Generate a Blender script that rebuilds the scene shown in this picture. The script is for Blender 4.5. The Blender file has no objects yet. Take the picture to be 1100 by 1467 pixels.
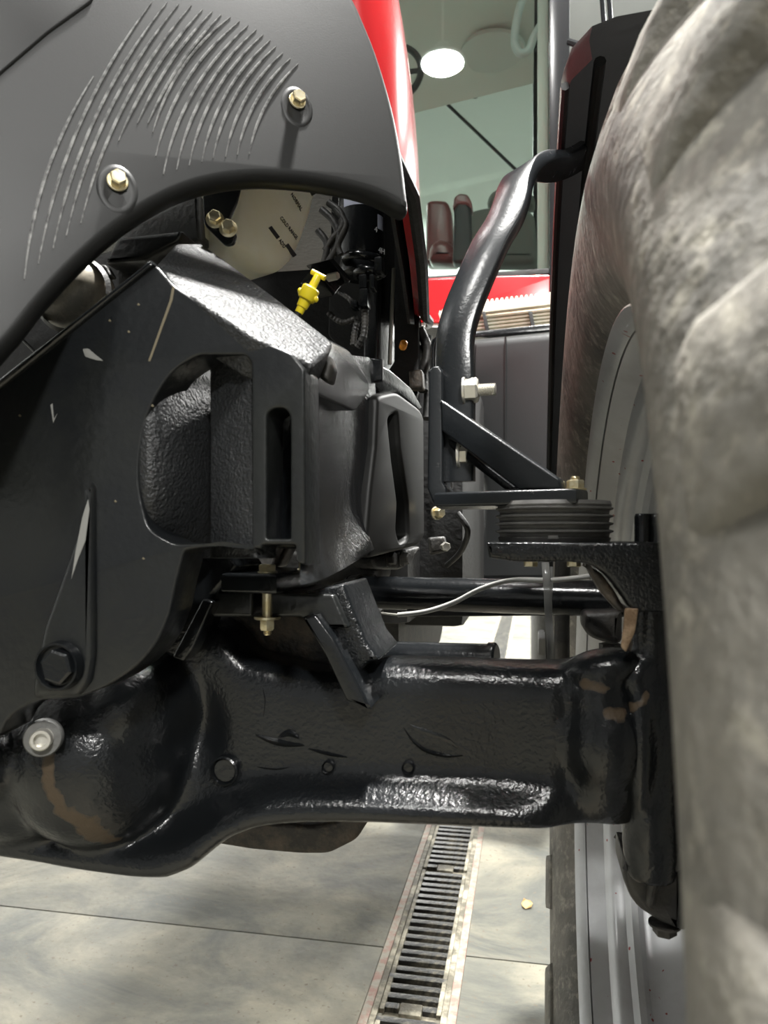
import bpy, bmesh, math, random
from mathutils import Vector, Matrix
random.seed(7)
SC = bpy.context.scene
COL = SC.collection

# ------------------------------------------------------------------ camera
A = math.radians(10.96)                 # the camera is turned this far to the left of the tractor's long axis
SA, CA = math.sin(A), math.cos(A)
F, CX, HY, H = 1060.0, 550.0, 765.0, 0.95   # focal length, principal column, horizon row (pixels), eye height
cam_d = bpy.data.cameras.new('camera')
cam_d.sensor_fit = 'VERTICAL'
cam_d.sensor_width = cam_d.sensor_height = 36.0
cam_d.lens = 36.0 * F / 1467.0
cam_d.shift_y = (HY - 733.5) / 1467.0
cam_d.clip_start = 0.01
cam_d.dof.use_dof = True
cam_d.dof.focus_distance = 0.85
cam_d.dof.aperture_fstop = 10.0
cam = bpy.data.objects.new('camera', cam_d)
cam.location = (0, 0, H)
cam.rotation_euler = (math.radians(90), 0, A)
COL.objects.link(cam)
SC.camera = cam

# ------------------------------------------------------------------ world, exposure
w = bpy.data.worlds.new('world'); SC.world = w; w.use_nodes = True
w.node_tree.nodes['Background'].inputs[0].default_value = (0.9, 0.95, 1.0, 1)
w.node_tree.nodes['Background'].inputs[1].default_value = 0.02
SC.view_settings.view_transform = 'Standard'
SC.view_settings.look = 'None'
SC.view_settings.gamma = 1.0
SC.view_settings.use_curve_mapping = False
SC.view_settings.exposure = -0.3
# x, y, power and hanging height of every lamp; the low one is added to light under the hood
LAMPS = [(-0.72, -1.75, 150, 5.22), (-4.3, -1.75, 40, 5.22), (1.1, -2.3, 260, 3.2), (-4.3, 2.2, 70, 5.22), (0.35, 1.15, 1050, 5.22), (-2.3, 5.4, 700, 5.22), (-4.8, 5.4, 260, 5.22), (2.8, 5.4, 600, 5.22), (-2.3, 7.9, 600, 5.22), (2.8, 7.9, 600, 5.22), (-4.8, 7.9, 300, 5.22)]
CEIL, FZ, VBACK = 6.6, 0.035, 9.4     # ceiling, floor level, back wall

# ------------------------------------------------------------------ picture ray -> place
def ray(px, py):
    t = (px - CX) / F; s = (HY - py) / F
    return Vector((-SA + t * CA, CA + t * SA, s))
C0 = Vector((0, 0, H))
def PV(px, py, v): d = ray(px, py); return C0 + d * (v / d.y)
def PU(px, py, u): d = ray(px, py); return C0 + d * (u / d.x)
def PZ(px, py, z): d = ray(px, py); return C0 + d * ((z - H) / d.z)
class Plane:
    def __init__(s, o, n):
        s.o = Vector(o); s.n = Vector(n).normalized()
        if s.n.dot(C0 - s.o) < 0: s.n = -s.n
    def at(s, px, py):
        d = ray(px, py); return C0 + d * ((s.o - C0).dot(s.n) / d.dot(s.n))
    def shift(s, k): return Plane(s.o + s.n * k, s.n)
def plv(v): return Plane((0, v, 0), (0, -1, 0))
def plu(u): return Plane((u, 0, 0), (1, 0, 0))
def pl2(pa, va, pb, vb):
    a = PV(pa, HY, va); b = PV(pb, HY, vb); return Plane(a, (b - a).cross(Vector((0, 0, 1))))
def pl3(a, b, c):
    a, b, c = PV(*a), PV(*b), PV(*c); return Plane(a, (b - a).cross(c - a))

# ------------------------------------------------------------------ materials
MATS = {}
def mat(name, col, rough=0.4, metal=0.0, bump=0.0, bscale=200.0, col2=None, cscale=12.0, cpos=(0.45, 0.6), spec=0.5, coat=0.0,
        sss=0.0, rough2=None, bump2=0.0, bscale2=30.0, extra=None):
    m = bpy.data.materials.new(name); m.use_nodes = True
    nt = m.node_tree; N = nt.nodes; L = nt.links; P = N['Principled BSDF']
    P.inputs['Roughness'].default_value = rough; P.inputs['Metallic'].default_value = metal
    P.inputs['Specular IOR Level'].default_value = spec; P.inputs['Coat Weight'].default_value = coat
    P.inputs['Coat Roughness'].default_value = 0.08
    if sss: P.inputs['Subsurface Weight'].default_value = sss; P.inputs['Subsurface Radius'].default_value = (0.01, 0.008, 0.005)
    P.inputs['Base Color'].default_value = (*col, 1)
    tc = N.new('ShaderNodeTexCoord')
    colout = None
    if col2:
        n = N.new('ShaderNodeTexNoise'); n.inputs['Scale'].default_value = cscale; n.inputs['Detail'].default_value = 6; n.inputs['Roughness'].default_value = 0.65
        r = N.new('ShaderNodeValToRGB'); r.color_ramp.elements[0].position = cpos[0]; r.color_ramp.elements[1].position = cpos[1]
        r.color_ramp.elements[0].color = (*col, 1); r.color_ramp.elements[1].color = (*col2, 1)
        L.new(tc.outputs['Object'], n.inputs['Vector']); L.new(n.outputs['Fac'], r.inputs['Fac']); colout = r.outputs['Color']
        if rough2 is not None:
            mr = N.new('ShaderNodeMapRange'); mr.inputs['From Min'].default_value = cpos[0]; mr.inputs['From Max'].default_value = cpos[1]
            mr.inputs['To Min'].default_value = rough; mr.inputs['To Max'].default_value = rough2
            L.new(n.outputs['Fac'], mr.inputs['Value']); L.new(mr.outputs['Result'], P.inputs['Roughness'])
    if extra: colout = extra(nt, P, tc, colout)
    if colout is not None: L.new(colout, P.inputs['Base Color'])
    nrm = None
    for b, s in ((bump2, bscale2), (bump, bscale)):
        if b:
            n = N.new('ShaderNodeTexNoise'); n.inputs['Scale'].default_value = s; n.inputs['Detail'].default_value = 3
            bm = N.new('ShaderNodeBump'); bm.inputs['Strength'].default_value = min(b, 1.0); bm.inputs['Distance'].default_value = max(1.0, b) * 0.3 / s
            L.new(tc.outputs['Object'], n.inputs['Vector']); L.new(n.outputs['Fac'], bm.inputs['Height'])
            if nrm: L.new(nrm, bm.inputs['Normal'])
            nrm = bm.outputs['Normal']
    if nrm: L.new(nrm, P.inputs['Normal'])
    MATS[name] = m; return m
def mixcol(nt, fac, a, b):
    x = nt.nodes.new('ShaderNodeMix'); x.data_type = 'RGBA'
    if isinstance(fac, float): x.inputs[0].default_value = fac
    else: nt.links.new(fac, x.inputs[0])
    for s, c in ((6, a), (7, b)):
        if isinstance(c, tuple): x.inputs[s].default_value = (*c, 1)
        else: nt.links.new(c, x.inputs[s])
    return x.outputs[2]
def stain(colour):
    def f(nt, P, tc, c):
        at = nt.nodes.new('ShaderNodeAttribute'); at.attribute_name = 'stain'
        n = nt.nodes.new('ShaderNodeTexNoise'); n.inputs['Scale'].default_value = 90; n.inputs['Detail'].default_value = 5
        nt.links.new(tc.outputs['Object'], n.inputs['Vector'])
        mu = nt.nodes.new('ShaderNodeMath'); mu.operation = 'MULTIPLY_ADD'; mu.inputs[1].default_value = 1.3; nt.links.new(n.outputs['Fac'], mu.inputs[0]); mu.inputs[2].default_value = -1.15
        ad = nt.nodes.new('ShaderNodeMath'); ad.operation = 'ADD'; nt.links.new(at.outputs['Fac'], ad.inputs[0]); nt.links.new(mu.outputs[0], ad.inputs[1])
        mr = nt.nodes.new('ShaderNodeMapRange'); mr.inputs['From Min'].default_value = 0.0; mr.inputs['From Max'].default_value = 0.25
        nt.links.new(ad.outputs[0], mr.inputs['Value'])
        ro = nt.nodes.new('ShaderNodeMapRange'); ro.inputs['To Min'].default_value = P.inputs['Roughness'].default_value; ro.inputs['To Max'].default_value = 0.6
        nt.links.new(mr.outputs['Result'], ro.inputs['Value']); nt.links.new(ro.outputs['Result'], P.inputs['Roughness'])
        return mixcol(nt, mr.outputs['Result'], tuple(P.inputs['Base Color'].default_value[:3]) if c is None else c, colour)
    return f
K = (0.0065, 0.0075, 0.0085)
cast = mat('cast_black_paint', K, 0.23, bump=0.6, bscale=270, bump2=0.1, bscale2=90, extra=stain((0.055, 0.037, 0.02)))
castr = mat('cast_black_paint_coarse', K, 0.25, bump=1.1, bscale=380, bump2=0.35, bscale2=80)
castg = mat('cast_black_paint_pebbled', (0.014, 0.015, 0.016), 0.4, bump=2.2, bscale=420, bump2=0.5, bscale2=110)
castd = mat('cast_black_paint_flat', (0.0075, 0.0085, 0.0095), 0.29, bump=0.25, bscale=160, col2=(0.011, 0.012, 0.0115), cscale=9)
gloss = mat('gloss_black_paint', K, 0.2, bump=0.2, bscale=300, bump2=0.08, bscale2=60)
cabpost = mat('smooth_black_paint', (0.012, 0.013, 0.014), 0.18)
bar = mat('bracket_black_paint', (0.013, 0.015, 0.017), 0.27, bump=0.2, bscale=320, col2=(0.05, 0.05, 0.05), cscale=60, cpos=(0.66, 0.72), rough2=0.55)
blackd = mat('dull_black', (0.008, 0.008, 0.008), 0.55, bump=0.4, bscale=90)
dusty = mat('dusty_black', (0.014, 0.014, 0.0135), 0.5, col2=(0.055, 0.05, 0.042), cscale=22, cpos=(0.45, 0.75), bump=0.5, bscale=120)
rusty = mat('dirty_brown_iron', (0.026, 0.023, 0.02), 0.55, col2=(0.12, 0.09, 0.062), cscale=35, cpos=(0.45, 0.7), bump=0.8, bscale=140)
bareiron = mat('bare_rust_patch', (0.16, 0.1, 0.055), 0.6, col2=(0.3, 0.21, 0.13), cscale=60, bump=0.9, bscale=200)
hoodp = mat('satin_black_plastic', (0.0085, 0.0088, 0.0086), 0.46, bump=0.12, bscale=900, spec=0.3)
ribm = mat('scuffed_rib_plastic', (0.05, 0.05, 0.05), 0.4, col2=(0.22, 0.22, 0.215), cscale=140, cpos=(0.4, 0.62))
plas = mat('grained_black_plastic', (0.009, 0.0098, 0.0102), 0.48, bump=0.9, bscale=700, spec=0.4)
coverm = mat('smooth_cover_plastic', (0.010, 0.0102, 0.0095), 0.5, spec=0.3)
fendm = mat('fender_plastic', (0.03, 0.031, 0.031), 0.6, bump=0.2, bscale=400)
rubber = mat('grey_rubber', (0.085, 0.083, 0.08), 0.5, col2=(0.13, 0.127, 0.12), cscale=25, bump=0.2, bscale=200)
def tyre_extra(nt, P, tc, c):
    n = nt.nodes.new('ShaderNodeTexNoise'); n.inputs['Scale'].default_value = 55; n.inputs['Detail'].default_value = 7; n.inputs['Roughness'].default_value = 0.7
    nt.links.new(tc.outputs['Object'], n.inputs['Vector'])
    r = nt.nodes.new('ShaderNodeValToRGB'); r.color_ramp.elements[0].position = 0.52; r.color_ramp.elements[1].position = 0.68
    r.color_ramp.elements[0].color = (0, 0, 0, 1); r.color_ramp.elements[1].color = (1, 1, 1, 1)
    nt.links.new(n.outputs['Fac'], r.inputs['Fac'])
    return mixcol(nt, r.outputs['Color'], c, (0.33, 0.31, 0.26))
tyre = mat('dusty_tyre_rubber', (0.075, 0.073, 0.066), 0.62, col2=(0.24, 0.225, 0.195), cscale=9, cpos=(0.32, 0.7), bump=0.7, bscale=80, extra=tyre_extra)
rtyre = mat('rear_tyre_rubber', (0.03, 0.03, 0.03), 0.6, col2=(0.06, 0.058, 0.053), cscale=9, bump=0.5, bscale=60)
silver = mat('silver_rim_paint', (0.52, 0.53, 0.54), 0.33, metal=0.35, col2=(0.46, 0.465, 0.47), cscale=7, bump=0.06, bscale=60)
def rim_extra(nt, P, tc, c):
    n = nt.nodes.new('ShaderNodeTexNoise'); n.inputs['Scale'].default_value = 95; n.inputs['Detail'].default_value = 1
    nt.links.new(tc.outputs['Object'], n.inputs['Vector'])
    r = nt.nodes.new('ShaderNodeValToRGB'); r.color_ramp.elements[0].position = 0.745; r.color_ramp.elements[1].position = 0.76
    nt.links.new(n.outputs['Fac'], r.inputs['Fac'])
    return mixcol(nt, r.outputs['Color'], c, (0.28, 0.05, 0.045))
silver = mat('silver_rim_paint_flecked', (0.55, 0.56, 0.57), 0.34, metal=0.3, col2=(0.47, 0.475, 0.48), cscale=7, bump=0.06, bscale=60, extra=rim_extra)
zinc = mat('yellow_zinc', (0.66, 0.56, 0.33), 0.3, metal=0.75, col2=(0.74, 0.68, 0.5), cscale=120, bump=0.2, bscale=300)
steel = mat('pale_steel', (0.62, 0.6, 0.54), 0.32, metal=0.7, bump=0.2, bscale=300)
grim = mat('grey_washer', (0.12, 0.12, 0.115), 0.5, metal=0.3, bump=0.3, bscale=200)
red = mat('red_paint', (0.52, 0.012, 0.016), 0.22, coat=0.7)
redd = mat('red_seat_plastic', (0.13, 0.045, 0.045), 0.35)
cream = mat('cream_step_plastic', (0.8, 0.77, 0.62), 0.5, col2=(0.7, 0.66, 0.5), cscale=20)
tank = mat('milky_tank_plastic', (0.88, 0.85, 0.73), 0.4, sss=0.25, col2=(0.82, 0.76, 0.58), cscale=14, cpos=(0.4, 0.7))
ink = mat('black_print', (0.01, 0.01, 0.01), 0.5)
labelm = mat('pale_label', (0.4, 0.42, 0.52), 0.45)
white_print = mat('white_print', (0.55, 0.55, 0.55), 0.5)
yellow = mat('yellow_plastic', (0.78, 0.62, 0.02), 0.35)
orange = mat('orange_plastic', (0.8, 0.3, 0.03), 0.45)
cablem = mat('grey_cable', (0.42, 0.42, 0.40), 0.42)
seatm = mat('grey_seat_fabric', (0.12, 0.135, 0.12), 0.8, bump=0.3, bscale=200)
liner = mat('headliner_fabric', (0.6, 0.62, 0.57), 0.85)
handlem = mat('pale_handle', (0.42, 0.46, 0.44), 0.5)
lensm = mat('dusty_lens', (0.2, 0.19, 0.17), 0.3, col2=(0.5, 0.45, 0.36), cscale=40, cpos=(0.4, 0.65))
greyp = mat('grey_paint_plate', (0.055, 0.056, 0.055), 0.45, bump=0.4, bscale=200)
wallm = mat('white_wall_panel', (0.86, 0.88, 0.87), 0.5, bump=0.1, bscale=8)
ceilm = mat('grey_ceiling_sheet', (0.3, 0.31, 0.31), 0.7)
greywall = mat('grey_wall_panel', (0.42, 0.43, 0.43), 0.6)
darkwall = mat('dark_door_panel', (0.2, 0.205, 0.21), 0.6)
lampbody = mat('lamp_housing', (0.7, 0.7, 0.7), 0.4)
rustline = mat('red_rust_edge', (0.27, 0.25, 0.2), 0.7, col2=(0.26, 0.15, 0.12), cscale=38, bump=0.6, bscale=90)
gratem = mat('dirty_grate_iron', (0.014, 0.0135, 0.012), 0.45, col2=(0.2, 0.18, 0.13), cscale=24, cpos=(0.5, 0.75), bump=0.8, bscale=120)
gratedirt = mat('drain_sludge', (0.1, 0.09, 0.065), 0.7, col2=(0.36, 0.33, 0.25), cscale=14, bump=0.8, bscale=40)
leafm = mat('dry_leaf', (0.45, 0.3, 0.12), 0.7)
def conc_extra(nt, P, tc, c):
    # stains with their own outlines: dark oil-like blotches, warm mineral film, fine speckle
    n = nt.nodes.new('ShaderNodeTexNoise'); n.inputs['Scale'].default_value = 2.6; n.inputs['Detail'].default_value = 11; n.inputs['Roughness'].default_value = 0.68; n.inputs['Distortion'].default_value = 0.7
    nt.links.new(tc.outputs['Object'], n.inputs['Vector'])
    r = nt.nodes.new('ShaderNodeValToRGB'); r.color_ramp.elements[0].position = 0.38; r.color_ramp.elements[1].position = 0.6
    nt.links.new(n.outputs['Fac'], r.inputs['Fac'])
    c = mixcol(nt, r.outputs['Color'], (0.085, 0.087, 0.077), c)
    n2 = nt.nodes.new('ShaderNodeTexNoise'); n2.inputs['Scale'].default_value = 85; n2.inputs['Detail'].default_value = 3
    nt.links.new(tc.outputs['Object'], n2.inputs['Vector'])
    r2 = nt.nodes.new('ShaderNodeValToRGB'); r2.color_ramp.elements[0].position = 0.62; r2.color_ramp.elements[1].position = 0.72
    nt.links.new(n2.outputs['Fac'], r2.inputs['Fac'])
    return mixcol(nt, r2.outputs['Color'], c, (0.12, 0.1, 0.075))
conc = mat('stained_concrete', (0.14, 0.137, 0.113), 0.68, spec=0.28, col2=(0.26, 0.238, 0.178), cscale=4.5, cpos=(0.35, 0.7), bump=0.25, bscale=60, bump2=0.2, bscale2=6, extra=conc_extra)
joint = mat('joint_dirt', (0.1, 0.09, 0.06), 0.8, col2=(0.17, 0.15, 0.1), cscale=40)
def glassmat(name, tint, refl_rough=0.01):
    m = bpy.data.materials.new(name); m.use_nodes = True; nt = m.node_tree; N = nt.nodes; L = nt.links
    N.remove(N['Principled BSDF']); out = N['Material Output']
    t = N.new('ShaderNodeBsdfTransparent'); t.inputs[0].default_value = (*tint, 1)
    g = N.new('ShaderNodeBsdfGlossy'); g.inputs['Roughness'].default_value = refl_rough
    fr = N.new('ShaderNodeFresnel'); fr.inputs[0].default_value = 1.5
    mx = N.new('ShaderNodeMixShader'); L.new(fr.outputs[0], mx.inputs[0]); L.new(t.outputs[0], mx.inputs[1]); L.new(g.outputs[0], mx.inputs[2]); L.new(mx.outputs[0], out.inputs[0])
    MATS[name] = m; return m
glass = glassmat('tinted_glass', (0.9, 0.95, 0.925))
clearp = glassmat('clear_strap_plastic', (0.72, 0.74, 0.74), 0.15)
_nt = clearp.node_tree; _d = _nt.nodes.new('ShaderNodeBsdfDiffuse'); _d.inputs[0].default_value = (.5, .5, .48, 1); _m = _nt.nodes.new('ShaderNodeMixShader'); _m.inputs[0].default_value = .35
_o = _nt.nodes['Material Output']; _s = _o.inputs[0].links[0].from_socket; _nt.links.new(_s, _m.inputs[1]); _nt.links.new(_d.outputs[0], _m.inputs[2]); _nt.links.new(_m.outputs[0], _o.inputs[0])
def emis(name, col, s):
    m = bpy.data.materials.new(name); m.use_nodes = True; P = m.node_tree.nodes['Principled BSDF']
    P.inputs['Base Color'].default_value = (*col, 1); P.inputs['Emission Color'].default_value = (*col, 1); P.inputs['Emission Strength'].default_value = s
    return m
lampglow = emis('lamp_diffuser_glow', (0.97, 1.0, 0.98), 60.0)

# ------------------------------------------------------------------ builders
def bm_to_mesh(bm, name):
    bmesh.ops.recalc_face_normals(bm, faces=bm.faces[:])
    me = bpy.data.meshes.new(name); bm.to_mesh(me); bm.free(); return me
def smooth(me, ang=40):
    me.polygons.foreach_set('use_smooth', [True] * len(me.polygons)); me.set_sharp_from_angle(angle=math.radians(ang)); me.update()
def obj(name, me, m, parent=None, ang=40, loc=None):
    """link a mesh built in place (world coordinates); its origin is moved to its own middle"""
    if isinstance(me, bmesh.types.BMesh): me = bm_to_mesh(me, name)
    me.name = name
    if ang: smooth(me, ang)
    if m: me.materials.clear(); me.materials.append(MATS[m] if isinstance(m, str) else m)
    o = bpy.data.objects.new(name, me); COL.objects.link(o)
    if loc is None:
        if len(me.vertices):
            lo = Vector((min(v.co[i] for v in me.vertices) for i in range(3))); hi = Vector((max(v.co[i] for v in me.vertices) for i in range(3)))
            c = (lo + hi) / 2
        else: c = Vector()
        me.transform(Matrix.Translation(-c)); o.location = c
    else: o.location = loc
    if parent: put(o, parent)
    return o
def put(o, parent):
    o.parent = parent
    o.matrix_parent_inverse = world_of(parent).inverted()
def world_of(o):
    m = o.matrix_basis.copy()
    if o.parent: m = world_of(o.parent) @ o.matrix_parent_inverse @ m
    return m
def tag(o, label, cat, group=None):
    o['label'] = label; o['category'] = cat
    if group: o['group'] = group
    return o
def thing(name, label, cat, loc, group=None):
    o = bpy.data.objects.new(name, None); COL.objects.link(o); o.location = loc; o.empty_display_size = 0.05
    return tag(o, label, cat, group)
def struct(o): o['kind'] = 'structure'; return o
def bake(o):
    bpy.context.view_layer.update()
    dg = bpy.context.evaluated_depsgraph_get(); dg.update()
    me = bpy.data.meshes.new_from_object(o.evaluated_get(dg)); return me
def plate_mesh(loops, n, thick, bev=0.002, res=2):
    """loops: list of closed 3-D point lists on one plane with normal n (towards the viewer); extruded away from the viewer"""
    n = n.normalized(); up = Vector((0, 0, 1)) if abs(n.z) < 0.9 else Vector((0, 1, 0))
    e1 = up.cross(n).normalized(); e2 = n.cross(e1); o = loops[0][0]
    cu = bpy.data.curves.new('tmp', 'CURVE'); cu.dimensions = '2D'; cu.fill_mode = 'BOTH'
    for lp in loops:
        sp = cu.splines.new('POLY'); sp.points.add(len(lp) - 1); sp.use_cyclic_u = True
        for p, q in zip(sp.points, lp): p.co = ((q - o).dot(e1), (q - o).dot(e2), 0, 1)
    bev = min(bev, thick * 0.45)
    cu.extrude = max(thick / 2 - bev, 1e-5); cu.bevel_depth = bev; cu.bevel_resolution = res; cu.offset = -bev
    ob = bpy.data.objects.new('tmp', cu); COL.objects.link(ob)
    me = bake(ob); bpy.data.objects.remove(ob); bpy.data.curves.remove(cu)
    M = Matrix((e1, e2, n)).transposed().to_4x4(); M.translation = o - n * (thick / 2)
    me.transform(M)
    bm = bmesh.new(); bm.from_mesh(me); bmesh.ops.remove_doubles(bm, verts=bm.verts[:], dist=1e-5); bm.to_mesh(me); bm.free()
    return me
def spl(pts, n=6, closed=True):
    """smooth closed (or open) Catmull-Rom through points of any dimension"""
    out = []; N = len(pts); P = [Vector(p) for p in pts]
    rng = range(N) if closed else range(N - 1)
    for i in rng:
        p0, p1, p2, p3 = (P[(i - 1) % N], P[i], P[(i + 1) % N], P[(i + 2) % N]) if closed else (P[max(i - 1, 0)], P[i], P[i + 1], P[min(i + 2, N - 1)])
        for k in range(n):
            t = k / n
            out.append(0.5 * ((2 * p1) + (p2 - p0) * t + (2 * p0 - 5 * p1 + 4 * p2 - p3) * t * t + (3 * p1 - p0 - 3 * p2 + p3) * t ** 3))
    if not closed: out.append(P[-1])
    return out
def rnd(pts, r=6, n=4):
    """round every corner of a polygon by r pixels"""
    out = []; N = len(pts); P = [Vector(p[:2]) for p in pts]
    for i in range(N):
        a, b, c = P[i - 1], P[i], P[(i + 1) % N]
        rr = pts[i][2] if len(pts[i]) > 2 else r
        d1, d2 = (a - b), (c - b); k = min(rr, d1.length * 0.45, d2.length * 0.45)
        if k < 0.5: out.append(b); continue
        s, e = b + d1.normalized() * k, b + d2.normalized() * k
        for j in range(n + 1):
            t = j / n; out.append(s * (1 - t) ** 2 + b * 2 * t * (1 - t) + e * t * t)
    return out
def plate(name, px, pl, thick, m, parent=None, bev=0.002, holes=(), r=4, sm=False, res=2, ang=40):
    f = (lambda q: spl(q, 5)) if sm else (lambda q: rnd(q, r))
    loops = [[pl.at(*p) for p in f(px)]] + [[pl.at(*p) for p in rnd(h, 6)] for h in holes]
    return obj(name, plate_mesh(loops, pl.n, thick, bev, res), m, parent, ang)
def tube_bm(pts, rad, seg=12, bm=None, cap=True, flat=None):
    bm = bm or bmesh.new(); P = [Vector(p) for p in pts]; rings = []; nrm = None
    for i, p in enumerate(P):
        t = (P[min(i + 1, len(P) - 1)] - P[max(i - 1, 0)]).normalized()
        if nrm is None: nrm = t.orthogonal().normalized()
        nrm = (nrm - t * nrm.dot(t)).normalized(); b = t.cross(nrm)
        rr = rad[i] if isinstance(rad, (list, tuple)) else rad
        rings.append([bm.verts.new(p + (nrm * math.cos(2 * math.pi * k / seg) + b * math.sin(2 * math.pi * k / seg)) * rr) for k in range(seg)])
    for a, b in zip(rings, rings[1:]):
        for k in range(seg): bm.faces.new((a[k], a[(k + 1) % seg], b[(k + 1) % seg], b[k]))
    if cap: bm.faces.new(rings[0][::-1]); bm.faces.new(rings[-1])
    return bm
def tube(name, pts, rad, m, parent=None, seg=12, n=6):
    P = spl(pts, n, False) if n and len(pts) > 2 else [Vector(p) for p in pts]
    if isinstance(rad, (list, tuple)) and len(rad) != len(P):
        rad = [rad[min(int(i / max(n, 1)), len(rad) - 1)] for i in range(len(P))]
    return obj(name, tube_bm(P, rad, seg), m, parent)
def lathe_bm(prof, c, axis, seg=32, bm=None):
    """prof: (distance along axis, radius)"""
    bm = bm or bmesh.new(); axis = Vector(axis).normalized(); e1 = axis.orthogonal().normalized(); e2 = axis.cross(e1); c = Vector(c); rings = []
    for h, r in prof:
        if r < 1e-6: rings.append([bm.verts.new(c + axis * h)])
        else: rings.append([bm.verts.new(c + axis * h + (e1 * math.cos(2 * math.pi * k / seg) + e2 * math.sin(2 * math.pi * k / seg)) * r) for k in range(seg)])
    for a, b in zip(rings, rings[1:]):
        for k in range(seg):
            k2 = (k + 1) % seg
            if len(a) == 1 and len(b) == 1: continue
            if len(a) == 1: bm.faces.new((a[0], b[k2], b[k]))
            elif len(b) == 1: bm.faces.new((a[k], a[k2], b[0]))
            else: bm.faces.new((a[k], a[k2], b[k2], b[k]))
    return bm
def lathe(name, prof, c, axis, m, parent=None, seg=32, ang=35): return obj(name, lathe_bm(prof, c, axis, seg), m, parent, ang)
def box_bm(lo, hi, bm=None, bev=0.0, M=None):
    b = bmesh.new(); bmesh.ops.create_cube(b, size=1)
    lo, hi = Vector(lo), Vector(hi)
    for v in b.verts: v.co = Vector(((v.co.x + .5) * (hi.x - lo.x) + lo.x, (v.co.y + .5) * (hi.y - lo.y) + lo.y, (v.co.z + .5) * (hi.z - lo.z) + lo.z))
    if bev: bmesh.ops.bevel(b, geom=b.edges[:], offset=bev, segments=2, profile=0.7, affect='EDGES')
    if M: b.transform(M)
    if bm is None: return b
    me = bpy.data.meshes.new('t'); b.to_mesh(me); b.free(); bm.from_mesh(me); bpy.data.meshes.remove(me); return bm
def box(name, lo, hi, m, parent=None, bev=0.003, M=None): return obj(name, box_bm(lo, hi, None, bev, M), m, parent)
def hexbolt_bm(c, axis, r, h, shaft=0.0, shaft_r=None, washer=0.0, wr=None, dish=True, back=0.0, back_r=None):
    """hex head of across-corner radius r and height h sitting at c, pointing along axis; washer under it; a threaded shaft sticks out in front or runs back"""
    bm = bmesh.new(); axis = Vector(axis).normalized(); c = Vector(c)
    if washer: lathe_bm([(0, 0), (0, wr or r * 1.35), (washer * .8, wr or r * 1.35), (washer, (wr or r * 1.35) * .93), (washer, 0)], c, axis, 24, bm)
    b = c + axis * washer
    lathe_bm([(0, 0), (0, r), (h * .85, r), (h, r * .86), (h * .98, r * .5), (h * .98, 0)], b, axis, 6, bm)
    if shaft:
        sr = shaft_r or r * .55; p = [(h, 0), (h, sr)]; k = h; i = 0
        while k < h + shaft - 0.0006: p += [(k, sr), (k + .0006, sr * .88)]; k += 0.0013
        p += [(h + shaft, sr * .8), (h + shaft, 0)]; lathe_bm(p, b, axis, 16, bm)
    if back: lathe_bm([(-back, 0), (-back, back_r or r * .5), (0.0005, back_r or r * .5)], c, axis, 16, bm)
    return bm
def bolt(name, c, axis, r, h, m, parent, **k): return obj(name, hexbolt_bm(c, axis, r, h, **k), m, parent, 30)
def text(name, s, org, xd, yd, size, m, parent, align='LEFT', ex=0.0002, xs=1.0):
    cu = bpy.data.curves.new('tmp', 'FONT'); cu.body = s; cu.size = size; cu.align_x = align; cu.extrude = ex; cu.resolution_u = 2
    ob = bpy.data.objects.new('tmp', cu); COL.objects.link(ob); me = bake(ob); bpy.data.objects.remove(ob); bpy.data.curves.remove(cu)
    xd = xd.normalized(); yd = yd.normalized(); M = Matrix((xd, yd, xd.cross(yd))).transposed().to_4x4(); M.translation = org; me.transform(M @ Matrix.Diagonal((xs, 1, 1, 1)))
    return obj(name, me, m, parent, 30)
def sweep_rect(name, pts, wdir, wid, thk, m, parent=None, n=8, bev=0.0015):
    """flat bar: centre line pts, broad side along wdir"""
    P = spl(pts, n, False) if n else [Vector(p) for p in pts]; bm = bmesh.new(); rings = []
    for i, p in enumerate(P):
        t = (P[min(i + 1, len(P) - 1)] - P[max(i - 1, 0)]).normalized(); wd = wdir(i / (len(P) - 1)) if callable(wdir) else Vector(wdir)
        wd = (wd - t * wd.dot(t)).normalized(); nn = t.cross(wd); ring = []
        a, b = wid / 2, thk / 2
        for x, y in ((a - bev, b), (a, b - bev), (a, -b + bev), (a - bev, -b), (-a + bev, -b), (-a, -b + bev), (-a, b - bev), (-a + bev, b)): ring.append(bm.verts.new(p + wd * x + nn * y))
        rings.append(ring)
    for a, b in zip(rings, rings[1:]):
        for k in range(8): bm.faces.new((a[k], a[(k + 1) % 8], b[(k + 1) % 8], b[k]))
    bm.faces.new(rings[0][::-1]); bm.faces.new(rings[-1])
    return obj(name, bm, m, parent, 50)
def grid_bm(rows, bm=None, thick=0.0):
    bm = bm or bmesh.new(); V = [[bm.verts.new(p) for p in r] for r in rows]
    fs = [bm.faces.new((V[i][j], V[i][j + 1], V[i + 1][j + 1], V[i + 1][j])) for i in range(len(V) - 1) for j in range(len(V[0]) - 1)]
    if thick:
        W = [[bm.verts.new(Vector(p) + (thick if isinstance(thick, Vector) else Vector((0, thick, 0)))) for p in r] for r in rows]
        for i in range(len(W) - 1):
            for j in range(len(W[0]) - 1): bm.faces.new((W[i][j], W[i + 1][j], W[i + 1][j + 1], W[i][j + 1]))
        R, Cn = len(V) - 1, len(V[0]) - 1
        for j in range(Cn): bm.faces.new((V[0][j], W[0][j], W[0][j + 1], V[0][j + 1])); bm.faces.new((V[R][j], V[R][j + 1], W[R][j + 1], W[R][j]))
        for i in range(R): bm.faces.new((V[i][0], V[i + 1][0], W[i + 1][0], W[i][0])); bm.faces.new((V[i][Cn], W[i][Cn], W[i + 1][Cn], V[i + 1][Cn]))
    return bm
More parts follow.
